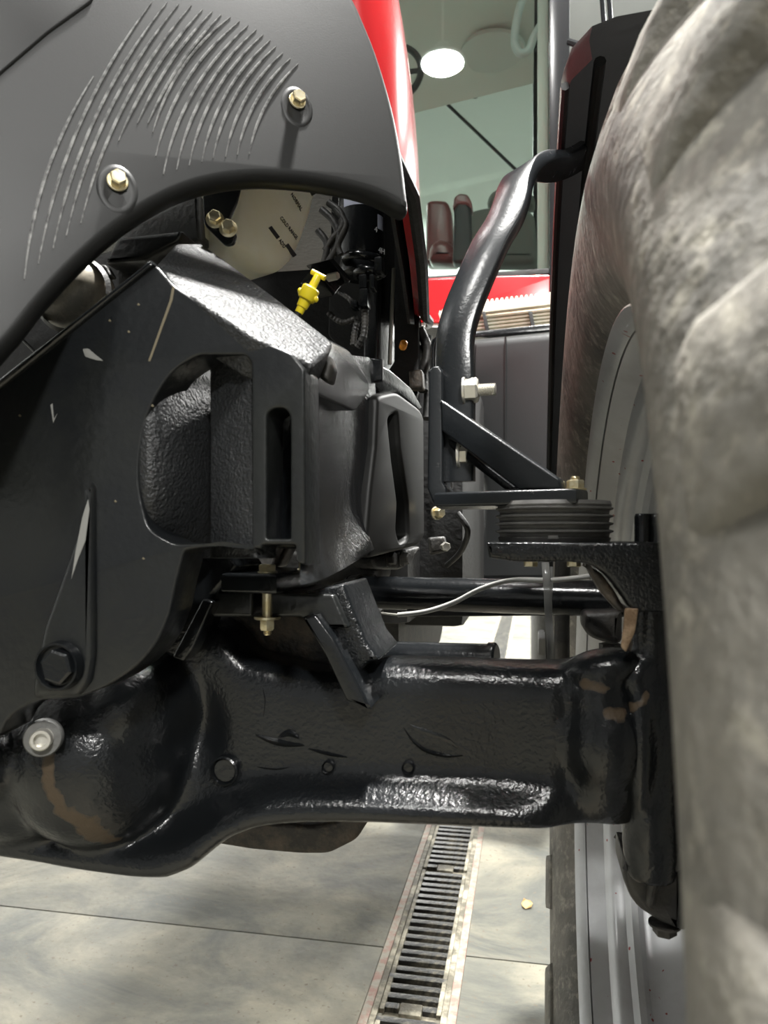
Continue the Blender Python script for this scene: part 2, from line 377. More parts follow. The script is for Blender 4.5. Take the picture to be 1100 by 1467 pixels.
def ellip(bm, c, rx, ry, rz, rot=0.0, u=28, v=16):
    b = bmesh.new(); bmesh.ops.create_uvsphere(b, u_segments=u, v_segments=v, radius=1)
    b.transform(Matrix.Translation(Vector(c)) @ Matrix.Rotation(rot, 4, 'Y') @ Matrix.Diagonal((rx, ry, rz, 1)))
    me = bpy.data.meshes.new('t'); b.to_mesh(me); b.free(); bm.from_mesh(me); bpy.data.meshes.remove(me); return bm
def fuse(bm, voxel=0.004, it=4, fac=0.5):
    """melt overlapping closed shapes into one cast body"""
    bmesh.ops.recalc_face_normals(bm, faces=bm.faces[:])
    me = bpy.data.meshes.new('t'); bm.to_mesh(me); bm.free(); ob = bpy.data.objects.new('t', me); COL.objects.link(ob)
    md = ob.modifiers.new('r', 'REMESH'); md.mode = 'VOXEL'; md.voxel_size = voxel; md.use_smooth_shade = True
    if it: s = ob.modifiers.new('s', 'SMOOTH'); s.iterations = it; s.factor = fac
    out = bake(ob); bpy.data.objects.remove(ob); return out
def pxm(px, py, v): return (v / ray(px, py).y) / F      # metres per pixel there

# ================================================================== SETTING
DU0, DU1 = PZ(527, 1460, FZ).x, PZ(640, 1460, FZ).x      # trench drain edges
fl = struct(obj('floor', box_bm((-7, -6, -0.16), (7, VBACK, -0.13)), joint, None))
j0 = (PZ(10, 1290, FZ).y + PZ(540, 1365, FZ).y) / 2
jv = [-6, j0 - 3.0, j0, j0 + 3.0, j0 + 6.0, VBACK]
for (u0, u1) in ((-7, DU0 - 0.018), (DU1 + 0.018, 7)):
    for a, b in zip(jv, jv[1:]):
        obj('floor_slab', box_bm((u0, a + .002, -0.129), (u1, b - .002, FZ), None, 0.0025), conc, fl)
for u in (DU0 - 0.018, DU1):
    obj('rusty_concrete_edge', box_bm((u + .0005, -6, -0.129), (u + 0.0175, VBACK, FZ - .0015), None, 0.001), rustline, fl)
tag_wall = [('wall_back', (-7, VBACK, 0), (7, VBACK + .2, CEIL), wallm), ('wall_left', (-7.2, -6, 0), (-7, VBACK, CEIL), greywall), ('wall_right', (7, -6, 0), (7.2, VBACK, CEIL), greywall), ('wall_front', (-7, -6.2, 0), (7, -6, CEIL), darkwall)]
for nme, lo, hi, wm in tag_wall:
    wl = struct(box(nme, lo, hi, wm, None, 0))
struct(box('ceiling', (-7.2, -6.2, CEIL), (7.2, VBACK + .2, CEIL + .2), ceilm, None, 0))

# lamps: ceiling luminaires, each with its own light; the low front one is added fill
for i, (x, y, pw, LZ) in enumerate(LAMPS):
    where = ['above and behind the photographer', 'over the front left corner of the hall', 'low as an added fill light, right of the photographer', 'left of the tractor cab', 'straight over the front wheel', 'behind the tractor cab', 'far left behind the tractor', 'far right behind the tractor', 'at the back wall middle', 'at the back wall right', 'at the back wall left'][i]
    t = thing('ceiling_lamp', 'white round workshop lamp hung ' + where, 'lamp', (x, y, LZ - .25), 'workshop ceiling lamps')
    lathe('housing', [(0.0, 0), (0.0, .06), (-.06, .1), (-.14, .2), (-.16, .2), (-.155, .19)], (x, y, LZ - .04), (0, 0, 1), lampbody, t)
    tube('rod', [(x, y, CEIL), (x, y, LZ - .05)], .012, lampbody, t, 8, 0)
    lathe('diffuser', [(0, 0), (0, .18), (.004, .18), (.004, 0)], (x, y, LZ - .2), (0, 0, 1), lampglow, t)
    ld = bpy.data.lights.new('lamp_light', 'AREA'); ld.shape = 'DISK'; ld.size = .36; ld.energy = pw; ld.color = (1.0, 0.985, 0.95)
    lo = bpy.data.objects.new('lamp_light', ld); COL.objects.link(lo); lo.location = (x, y, LZ - .205); put(lo, t)

# trench drain: frame, sludge bed, grate bars
dr = thing('trench_drain', 'long narrow trench drain with dirty iron grates set in the concrete floor', 'drain', ((DU0 + DU1) / 2, 2, FZ - .1))
box('channel_bed', (DU0, -1, -0.129), (DU1, VBACK, FZ - .016), gratedirt, dr, 0)
for u in (DU0, DU1 - .012): box('frame_rail', (u, -1, -0.1), (u + .012, VBACK, FZ - 0.003), gratedirt, dr, .001)
pitch = 0.032
bm0 = box_bm((-0.062, -0.0085, -0.02), (0.062, 0.0085, 0), None, .003); me0 = bm_to_mesh(bm0, 'grate_bar'); smooth(me0, 40); me0.materials.append(gratem)
far = bmesh.new(); um = (DU0 + DU1) / 2; vs = PZ(580, 1455, FZ).y - 0.60
v = vs; grates = 0
while v < VBACK - .7:
    L0 = v
    if v < 4.6:
        g = box('grate_border', (DU0 + .013, v, FZ - .024), (DU0 + .022, v + .606, FZ - .005), gratedirt, dr, .001)
        box('grate_border', (DU1 - .022, v, FZ - .024), (DU1 - .013, v + .606, FZ - .005), gratedirt, dr, .001)
    else:
        box_bm((DU0 + .013, v, FZ - .024), (DU1 - .013, v + .012, FZ - .006), far)
    for k in range(19):
        y = v + .016 + k * pitch
        if v < 4.6:
            if k in (0,):
                for sx in (-1, 1):
                    o = bpy.data.objects.new('grate_bar', me0); COL.objects.link(o); o.location = (um + sx * .043, y, FZ - .006); o.scale = (.32, 1, 1); put(o, dr)
                continue
            o = bpy.data.objects.new('grate_bar', me0); COL.objects.link(o); o.location = (um, y, FZ - .006 + .0012 * random.uniform(-1, 1)); put(o, dr)
        else: box_bm((um - .062, y - .0085, FZ - .02), (um + .062, y + .0085, FZ - .006), far)
    if v < 4.6: box('lifting_boss', (um - .022, v - .006, FZ - .024), (um + .022, v + .03, FZ - .007), gratedirt, dr, .004)
    v += .62
fo = obj('grate_bars', far, gratem, dr); fo['kind'] = 'stuff'

# dry leaf on the floor
lf = PZ(755, 1294, FZ + 0.004)
bm = bmesh.new(); q = [(-.012, -.02), (-.004, -.026), (.01, -.018), (.014, .004), (.008, .022), (-.002, .014), (-.008, .024), (-.014, .004)]
c1 = [bm.verts.new((lf.x + a, lf.y + b, FZ + .003 + .004 * math.sin(a * 200 + b * 90))) for a, b in q]; bm.faces.new(c1)
bmesh.ops.solidify(bm, geom=bm.faces[:], thickness=0.0012)
tag(obj('dry_leaf', bm, leafm), 'small curled tan leaf scrap on the bright concrete beside the drain', 'leaf')

# ================================================================== FRONT WHEEL
WC = Vector((-.0055, 0.69, 0.70)); CAMBER = math.radians(0.8)
CW = Matrix.Translation(WC) @ Matrix.Rotation(CAMBER, 4, 'Y') @ Matrix.Translation(-WC)
wh = thing('front_wheel', 'big dusty tractor front wheel with silver rim filling the right edge', 'wheel', (0.28, WC.y, 0))
prof = [(.084, .430), (.07, .442), (.056, .462), (.047, .49), (.042, .52), (.047, .548), (.062, .575), (.084, .60), (.106, .617), (.13, .626), (.18, .632), (.28, .635)]
prof = spl([(a, b, 0) for a, b in prof], 3, False); prof = [(p.x, p.y) for p in prof]
full = prof + [(0.56 - a, b) for a, b in prof[::-1][1:]]
ty = lathe('tire', full, WC, (1, 0, 0), tyre, wh, 96, 50)
# lugs
def lug_mesh(mir):
    path = [(.30, .634, 0, 1, 0.0, .032, .030, .022), (.22, .633, 0, 1, .055, .032, .028, .021), (.15, .628, 0, 1, .115, .036, .028, .021), (.118, .618, -.3, 1, .15, .042, .03, .023),
            (.1, .602, -.75, .75, .178, .038, .033, .026), (.078, .58, -.92, .4, .195, .027, .036, .03), (.06, .556, -1, .15, .207, .018, .038, .034), (.046, .526, -1, 0, .215, .006, .038, .036), (.044, .50, -1, 0, .22, -.002, .038, .036)]
    bm = bmesh.new(); rings = []
    for u, r, nu, nr, th, h, wb, wt in path:
        L = math.hypot(nu, nr); nu, nr = nu / L, nr / L; ring = []
        for (s, wd, hh) in ((-1, wb, -.006), (-1, wt, h * .85), (-.8, wt, h), (.8, wt, h), (1, wt, h * .85), (1, wb, -.006)):
            uu, rr = u + nu * hh, r + nr * hh; a = th + s * wd / r
            if mir: uu = .56 - uu; a += .0714
            ring.append(bm.verts.new((uu, rr * math.sin(a), rr * math.cos(a))))
        rings.append(ring)
    for a, b in zip(rings, rings[1:]):
        for k in range(5): bm.faces.new((a[k], a[k + 1], b[k + 1], b[k]))
        bm.faces.new((a[5], a[0], b[0], b[5]))
    bm.faces.new(rings[0]); bm.faces.new(rings[-1][::-1])
    bmesh.ops.subdivide_edges(bm, edges=bm.edges[:], cuts=1, smooth=0.6)
    me = bm_to_mesh(bm, 'tread_lug'); smooth(me, 70); me.materials.append(tyre); return me
NL = 22
for mir in (0, 1):
    me = lug_mesh(mir)
    for k in range(NL):
        o = bpy.data.objects.new('tread_lug', me); COL.objects.link(o); o.location = WC; o.rotation_euler = (Matrix.Rotation(CAMBER, 3, 'Y') @ Matrix.Rotation(2 * math.pi * k / NL + .10, 3, 'X')).to_euler(); put(o, ty)
# rim: inner flange, stepped barrel, disc
rp = [(.088, .424), (.08, .428), (.074, .436), (.0755, .442), (.081, .442), (.085, .434), (.09, .424), (.10, .420), (.112, .416), (.118, .406), (.124, .402), (.135, .402), (.142, .396), (.15, .396), (.157, .402), (.166, .402), (.174, .396), (.2, .39),
      (.205, .384), (.215, .384), (.225, .39), (.27, .385), (.285, .37), (.292, .33), (.30, .2), (.305, .1), (.305, .05), (.32, .05), (.32, .36), (.30, .40), (.475, .436), (.48, .425), (.3, .41), (.1, .43)]
rim = lathe('rim', [(a, b - .0) for a, b in rp], WC, (1, 0, 0), silver, wh, 96, 40)
hub = lathe('wheel_hub', [(.13, 0), (.13, .075), (.15, .09), (.22, .1), (.29, .13), (.303, .13)], WC, (1, 0, 0), dusty, wh, 40)
for k in range(10):
    a = 2 * math.pi * k / 10
    bolt('wheel_nut', WC + Vector((.304, .165 * math.cos(a), .165 * math.sin(a))), (-1, 0, 0), .016, .018, zinc, wh, washer=.003)

for o in list(COL.objects):
    if o.type == 'MESH' and o.parent is wh: o.matrix_basis = CW @ o.matrix_basis
# ================================================================== FRONT FENDER (arc round the tyre) and its support
fd = thing('front_fender', 'black curved plastic front fender arching behind the dusty tyre', 'fender', (.2, 1.3, 1.2))
def fpt(u, th, r): return Vector((u, WC.y + r * math.cos(th), WC.z + r * math.sin(th)))
rows = []; n = 40
for i in range(n + 1):
    th = math.radians(2 + 87 * i / n); row = []
    e = max(0, (i / n - .95) / .05)
    for u, r in ((.036, .685), (.033, .703), (.036, .716), (.06, .722), (.15, .727), (.3, .728), (.45, .727), (.5, .716), (.505, .69)):
        row.append(fpt(u + (.26 - u) * .10 * e ** 2, th, r - .0))
    rows.append(row)
bm = grid_bm(rows); bmesh.ops.solidify(bm, geom=bm.faces[:], thickness=0.004)
obj('shell', bm, fendm, fd, 50)
def arc(u, r, a0, a1, k=24): return [fpt(u, math.radians(a0 + (a1 - a0) * i / k), r) for i in range(k + 1)]
tube('edge_bead', arc(.036, .686, 2, 86), .0045, plas, fd, 8, 0)
tube('stiffener_rib', arc(.07, .716, 4, 85), .006, plas, fd, 8, 0)

# ================================================================== FRONT AXLE
ax = thing('front_axle', 'glossy black cast front axle beam with bulging centre housing, spanning below the frame', 'axle', (-.15, .68, .3))
VA = .60
def zz(px, py, v=VA): return PV(px, py, v).z
def xx(px, v=VA): return PV(px, HY, v).x
# px, top, web foot, flange edge, bottom, flange v, web v
ST = [(-700, 905, 1080, 1100, 1130, .565, .60), (-220, 905, 1130, 1150, 1180, .565, .60), (-100, 905, 1150, 1172, 1195, .565, .60), (0, 905, 1160, 1180, 1206, .565, .60), (80, 905, 1175, 1195, 1218, .565, .60), (150, 905, 1185, 1203, 1230, .565, .60),
      (215, 900, 1180, 1203, 1237, .563, .60), (262, 893, 1170, 1200, 1237, .562, .598), (295, 889, 1155, 1188, 1224, .562, .598), (320, 905, 1140, 1170, 1203, .564, .598), (345, 938, 1125, 1153, 1184, .566, .598), (380, 950, 1118, 1140, 1171, .568, .598),
      (430, 961, 1115, 1134, 1166, .57, .598), (470, 966, 1114, 1133, 1165, .57, .598), (500, 958, 1114, 1133, 1165, .57, .598), (540, 950, 1115, 1134, 1166, .57, .598), (650, 953, 1119, 1140, 1170, .57, .598),
      (730, 956, 1123, 1146, 1173, .57, .598), (765, 957, 1126, 1150, 1175, .57, .594), (790, 957, 1128, 1154, 1177, .574, .589), (806, 957, 1132, 1160, 1178, .581, .592), (822, 955, 1138, 1164, 1178, .586, .594), (850, 945, 1140, 1168, 1180, .59, .597), (905, 938, 1140, 1170, 1185, .59, .597)]
rows = []
for px, t, wf, fe, b, vf, vw in ST:
    x = xx(px); zt, zw, zf, zb = zz(px, t), zz(px, wf), zz(px, fe), zz(px, b); vb = .79
    pts = [(vf + .008, zb), (vf, zb + .006), (vf, (zb + zf) / 2), (vf + .002, zf - .002), (vw - .008, zw - .002), (vw, zw + .005), (vw, (zw + zt) / 2), (vw, zt - .02), (vw + .004, zt - .009), (vw + .014, zt - .002), (vw + .03, zt),
           (.655, zt - .001), (.695, zt - .038), (vb - .03, zt - .06), (vb, zt - .08), (vb, zb + .03), (vb - .02, zb + .01), (.68, zb)]
    rows.append([Vector((x, v_, z_)) for v_, z_ in pts])
bm = bmesh.new(); V = [[bm.verts.new(p) for p in r] for r in rows]; npt = len(rows[0])
for a, b in zip(V, V[1:]):
    for k in range(npt): bm.faces.new((a[k], a[(k + 1) % npt], b[(k + 1) % npt], b[k]))
bm.faces.new(V[0][::-1]); bm.faces.new(V[-1])
s = pxm(130, 1080, .58)
ellip(bm, PV(150, 1072, .60), 132 * s, .086, 136 * s)
ellip(bm, PV(212, 1010, .60), 74 * s, .066, 86 * s, .3)
ellip(bm, PV(30, 1085, .60), 170 * s, .074, 122 * s)
lathe_bm([(0, 0), (0, 60 * s), (.06, 58 * s), (.093, 36 * s), (.093, 0)], PV(62, 1057, .60), (0, -1, 0), 28, bm)
s2 = pxm(870, 1060, .6)
ellip(bm, PV(868, 1062, .60), 58 * s2, .036, 74 * s2)
ellip(bm, PV(860, 1000, .60), 44 * s2, .026, 50 * s2)
ellip(bm, PV(866, 1120, .60), 48 * s2, .022, 60 * s2)
ellip(bm, PV(868, 952, .605), 60 * s2, .03, 24 * s2, -.15)
hm = fuse(bm, .0042, 14, .5)
dc = PV(232, 1072, .54)      # the oval dimple in the centre housing
for v_ in hm.vertices:
    if v_.co.y < .62:
        q_ = ((v_.co.x - dc.x) / (36 * s)) ** 2 + ((v_.co.z - dc.z) / (56 * s)) ** 2; v_.co.y += .016 * math.exp(-q_)
# paint wear on the housing: the long oil run under the plug, bare patches by the knuckle
def seg_d(p, a, b):
    ab = b - a; t = max(0, min(1, (p - a).dot(ab) / max(ab.dot(ab), 1e-9))); return (p - a - ab * t).length
def paint(me, lines, M=None):
    L = [[(Vector((PV(x, y, vv).x, PV(x, y, vv).z)), w_ * pxm(x, y, vv)) for x, y, w_ in ln] for ln, vv in lines]
    at = me.color_attributes.new('stain', 'FLOAT_COLOR', 'POINT')
    for i, vtx in enumerate(me.vertices):
        p = Vector((vtx.co.x, vtx.co.z)); f = 0
        for ln in L:
            for (a, wa), (b, wb) in zip(ln, ln[1:]):
                d = seg_d(p, a, b); f = max(f, 1.15 - .65 * d / ((wa + wb) / 2))
        f = max(0, min(1, f)); at.data[i].color = (f, f, f, 1)
paint(hm, [([(72, 1085, 11), (76, 1120, 11), (88, 1160, 13), (112, 1190, 17), (118, 1225, 18)], .52), ([(872, 1024, 9), (888, 1026, 11)], .57), ([(840, 985, 7), (868, 990, 10)], .57)])
obj('axle_housing', hm, cast, ax, None)
# round core plug, studs, filler plug
def ring(name, px, py, v, r, m, par):
    s = pxm(px, py, v); c = PV(px, py, v)
    o = lathe(name, [(-.004, 0), (.002, 0), (.002, r * s * .74), (.001, r * s * .8), (.005, r * s * .88), (.004, r * s), (-.004, r * s * 1.02)], c, (0, -1, 0), m, par, 28)
    return o
ring('core_plug', 323, 1103, .5975, 21, cast, ax)
for x, y in ((471, 1098), (585, 1099)):
    sd = ring('stud', x, y, .5975, 9, cast, ax)
fp = thing_plug = None
s = pxm(62, 1057, .495); c = PV(62, 1057, .503)
dp = lathe('plug_washer', [(-.006, 0), (-.006, 27 * s), (.002, 27 * s), (.004, 25 * s), (.004, 0)], c, (.5, -1, .12), grim, ax, 32)
lathe('filler_plug', [(.003, 0), (.003, 15 * s), (.012, 15 * s), (.013, 13.5 * s), (.013, 9.5 * s), (.007, 9 * s), (.007, 0)], c, (.5, -1, .12), steel, dp, 28, 25)
# casting scars and gouges on the web
def scar(pts, w_, h_, v=.5985, m=cast):
    P = spl([PV(x, y, v) for x, y in pts], 5, False); bm = bmesh.new(); s = pxm(450, 1050, v); rows = []
    for i, p in enumerate(P):
        k = math.sin(math.pi * i / (len(P) - 1)) ** .7 + .05
        rows.append([p + Vector((0, .002, w_ * s * k)), p + Vector((0, -h_ * k, w_ * s * k * .4)), p + Vector((0, -h_ * k * .6, -w_ * s * k * .3)), p + Vector((0, .002, -w_ * s * k))])
    return obj('casting_scar', grid_bm(rows), m, ax, 60)
scar([(365, 1052), (385, 1060), (410, 1066), (438, 1068)], 7, .004)
scar([(398, 1056), (415, 1050), (430, 1058)], 7, .005)
scar([(440, 1072), (470, 1080), (500, 1085)], 4, .003)
scar([(365, 1098), (395, 1102), (420, 1098)], 3, .002)
scar([(360, 1120), (385, 1122), (408, 1116)], 3, .002)
scar([(577, 1040), (590, 1060), (610, 1075), (640, 1083), (665, 1082)], 5, .003)
scar([(580, 1036), (600, 1046), (640, 1060), (662, 1078)], 9, .0012)
scar([(376, 985), (380, 1005), (377, 1030)], 4, .0015)
# oscillation-stop bracket on the beam
plate('bracket_leg', [(248, 845), (262, 795), (300, 783), (330, 790), (345, 812), (300, 860), (278, 900), (262, 946), (238, 940), (222, 925)], plv(.57), .055, cast, ax, .005, r=6)
plate('bracket_rib', [(290, 858), (305, 862), (276, 930), (262, 948), (246, 942)], plv(.560), .02, cast, ax, .002, r=3)
plate('bracket_crossbar', [(286, 850), (362, 848), (362, 884), (298, 884)], plv(.575), .10, castd, ax, .003)
plate('bracket_crossbar', [(386, 848), (478, 852), (500, 900), (448, 900), (430, 884), (386, 884)], plv(.575), .10, castd, ax, .003)
plate('bracket_leg', [(430, 850), (492, 836), (505, 870), (525, 920), (545, 945), (525, 950), (510, 968), (492, 960), (462, 905)], plv(.583), .09, castr, ax, .004, r=5)
plate('bracket_gusset', [(432, 884), (452, 880), (478, 915), (532, 1016), (496, 1004), (466, 940)], plv(.562), .042, gloss, ax, .0025, r=3)
plate('pocket_floor', [(296, 880), (350, 868), (470, 890), (475, 962), (350, 935)], plv(.66), .03, rusty, ax, .003)
sp = thing('stop_pad', 'thick black steel stop plate bolted on the axle bracket', 'plate', PV(385, 830, .60))
pt = [PZ(317, 822, zz(317, 822, .56)), PZ(400, 824, zz(400, 824, .555)), None]
zt = zz(390, 822, .56)
q = [PV(317, 824, .563), PV(396, 824, .555), PV(455, 806, .66), PV(352, 812, .70)]; q = [Vector((p.x, p.y, zt)) for p in q]
o = obj('pad', plate_mesh([q], Vector((0, 0, 1)), .016, .003), gloss, sp)
c = PV(383, 826, .577); c.z = zt
s = pxm(383, 820, .577)
bolt('bolt', c, (0, 0, 1), 13 * s, .0055, zinc, sp, washer=.0012, wr=14 * s, back=.045, back_r=7.5 * s)
c2 = c - Vector((0, 0, .036)); bolt('nut', c2, (0, 0, -1), 11 * s, .009, zinc, sp, washer=.0022, wr=19 * s, shaft=.004, shaft_r=6 * s)
c = PV(436, 805, .635); c.z = zt; bolt('bolt', c, (0, 0, 1), 10 * s, .005, zinc, sp, washer=.001, wr=11 * s)
# small drip tray / lower bracket seen under the beam
lb = plate('lower_guard', [(300, 1208), (320, 1180), (345, 1120), (560, 1120), (530, 1172), (510, 1204), (470, 1224), (430, 1224), (360, 1218)], plv(.80), .05, rusty, None, .005, holes=[[(378, 1178), (395, 1140), (500, 1140), (486, 1176), (450, 1183)]], r=10)
tag(lb, 'dirty brown curved iron loop hanging behind the axle beam bottom', 'bracket')

# ================================================================== STEERING KNUCKLE
kn = thing('steering_knuckle', 'black chipped steering knuckle joining the axle beam to the wheel', 'knuckle', PV(930, 1330, .62))
bm = bmesh.new(); s = pxm(935, 1000, .6)
x0 = PV(932, 900, .605)
lathe_bm([(zz(932, 1262) - x0.z, 0), (zz(932, 1262) - x0.z, 34 * s), (zz(932, 1215) - x0.z, 40 * s), (zz(932, 1150) - x0.z, 40 * s), (zz(932, 1050) - x0.z, 44 * s), (zz(932, 985) - x0.z, 42 * s), (zz(932, 965) - x0.z, 30 * s), (zz(932, 860) - x0.z, 30 * s), (zz(932, 860) - x0.z, 0)], x0, (0, 0, 1), 28, bm)
ellip(bm, PV(912, 1060, .605), 26 * s, .034, 120 * s)
ellip(bm, PV(925, 1170, .61), 34 * s, .03, 70 * s)
ellip(bm, PV(905, 965, .61), 30 * s, .03, 40 * s, .5)
km = fuse(bm, .0038, 4, .5)
paint(km, [([(902, 885, 9), (900, 905, 9), (905, 930, 8), (896, 945, 7)], .575), ([(905, 1020, 7), (925, 1008, 5), (930, 998, 5)], .57)])
obj('kingpin_housing', km, cast, kn, None)
plate('bare_patch', [(896, 872), (915, 872), (910, 905), (897, 935), (890, 928), (893, 905)], plv(.572), .006, bareiron, kn, .001, r=3)
plate('kingpin_cap', [(893, 1228), (905, 1236), (925, 1245), (985, 1200), (985, 1340), (948, 1326), (915, 1305), (903, 1288), (893, 1262)], plv(.60), .06, dusty, kn, .008, r=8)
plate('cap_rib', [(925, 1300), (930, 1262), (975, 1215), (985, 1240), (945, 1275), (938, 1308)], plv(.594), .03, dusty, kn, .005, r=5)
s = pxm(950, 1330, .6); bolt('cap_bolt', PV(952, 1322, .615), (0, 0, -1), 17 * s, .007, dusty, kn, washer=.002)
# top plate with the arched web that carries the fender mount
plate('mount_arm', [(697, 777, 3), (950, 777, 0), (985, 790, 0), (985, 877, 0), (907, 877), (895, 858, 8), (872, 826, 12), (846, 808, 12), (815, 805, 4), (740, 805, 8), (700, 799)], plv(.575), .10, castr, kn, .003, r=3)
plate('arched_web', [(838, 806), (862, 822), (880, 846), (898, 878), (885, 876), (862, 850), (848, 826)], plv(.585), .03, rusty, kn, .003, r=3)
for px, r in ((921, 12), (944, 16)):
    s = pxm(px, 760, .62); c = PV(px, 785, .62)
    lathe('stud_cap', [(-.002, 0), (-.002, r * s), ((785 - 740) * s, r * s), ((785 - 736) * s, r * s * .85), ((785 - 736) * s, 0)], c, (0, 0, 1), gloss, kn, 20)
s = pxm(795, 800, .62)
for px in (760, 822): bolt('mount_bolt', PV(px, 802, .61), (0, 0, -1), 10 * s, .004, zinc, kn, washer=.0015, wr=12 * s)
# rubber isolator
IC = PV(793, 777, .632); s = pxm(793, 750, .632); hh = 58 * s
ri = thing('fender_isolator', 'round ribbed grey rubber isolator between bracket and steering knuckle arm', 'rubber mount', IC)
p = [(0, 0), (0, 76 * s), (.004, 79 * s)]; nf = 4
for k in range(nf):
    a = .004 + (hh - .009) * k / nf; b = .004 + (hh - .009) * (k + 1) / nf; m_ = b - a
    p += [(a + m_ * .1, 76 * s), (a + m_ * .55, 77 * s), (a + m_ * .75, 82 * s), (a + m_ * .95, 82 * s), (b, 79 * s)]
p += [(hh - .003, 80 * s), (hh, 78 * s), (hh, 0)]
lathe('ribbed_body', p, IC, (0, 0, 1), rubber, ri, 56, 30)
box('moulded_tab', (IC.x - .006, IC.y - 80 * s, IC.z + .003), (IC.x + .002, IC.y - 74 * s, IC.z + .006), rubber, ri, .0008)

# ================================================================== FENDER BRACKET
fb = thing('fender_bracket', 'black welded L-shaped fender bracket with diagonal gusset, standing on the isolator', 'bracket', PV(720, 720, .63))
plate('upright_plate', [(614, 530), (620, 524), (629, 524), (634, 532), (634, 690, 0), (640, 700), (640, 725, 14), (622, 725, 14), (612, 700)], plv(.64), .07, bar, fb, .002, r=3)
# folded foot: horizontal plate on the isolator
ft = zz(730, 702, .60); q = [PV(622, 700, .625), PV(825, 700, .585), PV(842, 700, .61), PV(842, 700, .69), PV(630, 700, .70)]
q = [Vector((p.x, p.y, ft)) for p in q]
obj('foot_plate', plate_mesh([q], Vector((0, 0, 1)), 22 * pxm(730, 710, .6), .0025), bar, fb)
plate('gusset_bar', [(630, 572), (640, 578), (800, 686), (805, 701), (742, 701), (632, 617)], pl2(630, .638, 805, .60), .012, bar, fb, .002, r=2)
plate('gusset_edge', [(632, 618), (742, 701), (722, 701), (640, 638)], pl2(630, .652, 742, .625), .02, gloss, fb, .002, r=2)
for px, py, v in ((797, 699, .63), (824, 703, .615)):
    s = pxm(px, py, v); c = PV(px, py, v); c.z = ft
    bolt('nut', c, (0, 0, 1), 12.5 * s, 12 * s, zinc, fb, washer=3 * s, wr=16 * s, shaft=5 * s, shaft_r=7 * s)
# fender support: bent flat bar bolted to the bracket
fs = thing('fender_support_arm', 'bent black flat steel arm rising from bracket to the front fender', 'support arm', PV(655, 690, .66))
cl = [(653, 690, .655), (653, 600, .655), (653, 540, .655), (652, 490, .658), (660, 452, .662), (677, 408, .67), (702, 352, .685), (722, 318, .70), (733, 290, .715), (739, 266, .73), (752, 246, .75), (775, 238, .785), (800, 238, .83), (828, 226, .88), (862, 200, .93)]
sweep_rect('flat_bar', [PV(*c) for c in cl], lambda t: Vector((1, -.15, 0)) if t < .55 else Vector((1 - (t - .55) * 1.6, -.15 - (t - .55) * .5, .9 * (t - .55) * 2)),  .033, .014, bar, fs, 8, .002)
s = pxm(683, 560, .65)
bolt('nut', PV(664, 560, .65), (1, -.08, 0), 18 * s, .011, steel, fs, washer=.0022, wr=20 * s, shaft=.015, shaft_r=9 * s)
bolt('nut', PV(656, 652, .65), (1, -.08, 0), 15 * s, .0065, steel, fs, washer=.0025, wr=19 * s)
plate('clamp_lug', [(630, 620), (660, 622), (662, 662), (655, 672), (628, 672)], plv(.655), .02, dusty, fs, .002)

# ================================================================== TIE ROD, CYLINDER, CABLE
tr = thing('tie_rod', 'thick black steering tie rod running behind the axle to the knuckle', 'rod', PV(700, 850, .86))
a, b = PV(500, 848, .88), PV(878, 858, .84); s = pxm(650, 850, .86)
tube('rod', [a, b], 24.5 * s, gloss, tr, 24, 0)
tube('end_socket', [PV(868, 858, .842), PV(890, 862, .835), PV(925, 868, .82)], [23 * s, 20 * s, 24 * s], dusty, tr, 18, 4)
tube('end_socket', [PV(520, 846, .875), PV(500, 850, .88), PV(478, 860, .885)], [25 * s, 22 * s, 16 * s], dusty, tr, 18, 4)
plate('guard_strip', [(582, 866), (900, 872), (900, 881), (582, 884)], plv(.87), .03, blackd, tr, .002)
jt = plate('ball_joint_boot', [(834, 876), (892, 874), (892, 920), (880, 926), (846, 914), (834, 900)], plv(.80), .045, dusty, tr, .008, r=8)
s_ = pxm(875, 930, .82); bolt('castle_nut', PV(874, 922, .82), (0, 0, -1), 16 * s_, .012, dusty, tr)
sc = thing('steering_cylinder', 'glossy black hydraulic cylinder lying just above the axle beam', 'cylinder', PV(620, 945, .72))
a, b = PV(490, 941, .74), PV(706, 948, .715); s = pxm(600, 945, .72)
tube('barrel', [a, b], 25 * s, gloss, sc, 24, 0)
lathe('end_cap', [(-.004, 0), (-.004, 27 * s), (.002, 27 * s), (.004, 24 * s), (.004, 0)], b, b - a, gloss, sc, 24)
cb = thing('grey_sensor_cable', 'light grey cable curving in front of the tie rod', 'cable', PV(570, 880, .8))
tube('cable', [PV(570, 881, .81), PV(610, 876, .805), PV(650, 863, .80), (PV(690, 843, .79)), PV(735, 831, .78), PV(790, 831, .775), PV(840, 826, .77), PV(862, 822, .76)], 3.6 * pxm(700, 840, .79), cablem, cb, 10, 6)
tube('heat_shrink_sleeve', [PV(500, 858, .83), PV(525, 872, .82), PV(547, 878, .815)], 5.5 * pxm(520, 870, .82), dusty, cb, 10, 5)
tube('bare_wire', [PV(545, 878, .815), PV(560, 880, .812), PV(572, 881, .81)], 1.6 * pxm(550, 880, .81), steel, cb, 8, 4)
st = thing('clear_tie_strap', 'clear plastic strap hanging round the tie rod and cable', 'strap', PV(790, 870, .77))
sweep_rect('strap', [PV(781, 806, .78), PV(783, 830, .77), PV(785, 860, .772), PV(786, 890, .78), PV(789, 925, .78), PV(790, 955, .78)], (1, 0, 0), 11 * pxm(785, 850, .77), .0015, clearp, st, 5, .0004)
sweep_rect('strap_tail', [PV(790, 812, .779), PV(789, 850, .771), PV(784, 885, .781), PV(787, 915, .781)], (1, .2, 0), 5 * pxm(785, 850, .77), .0012, clearp, st, 5, .0003)
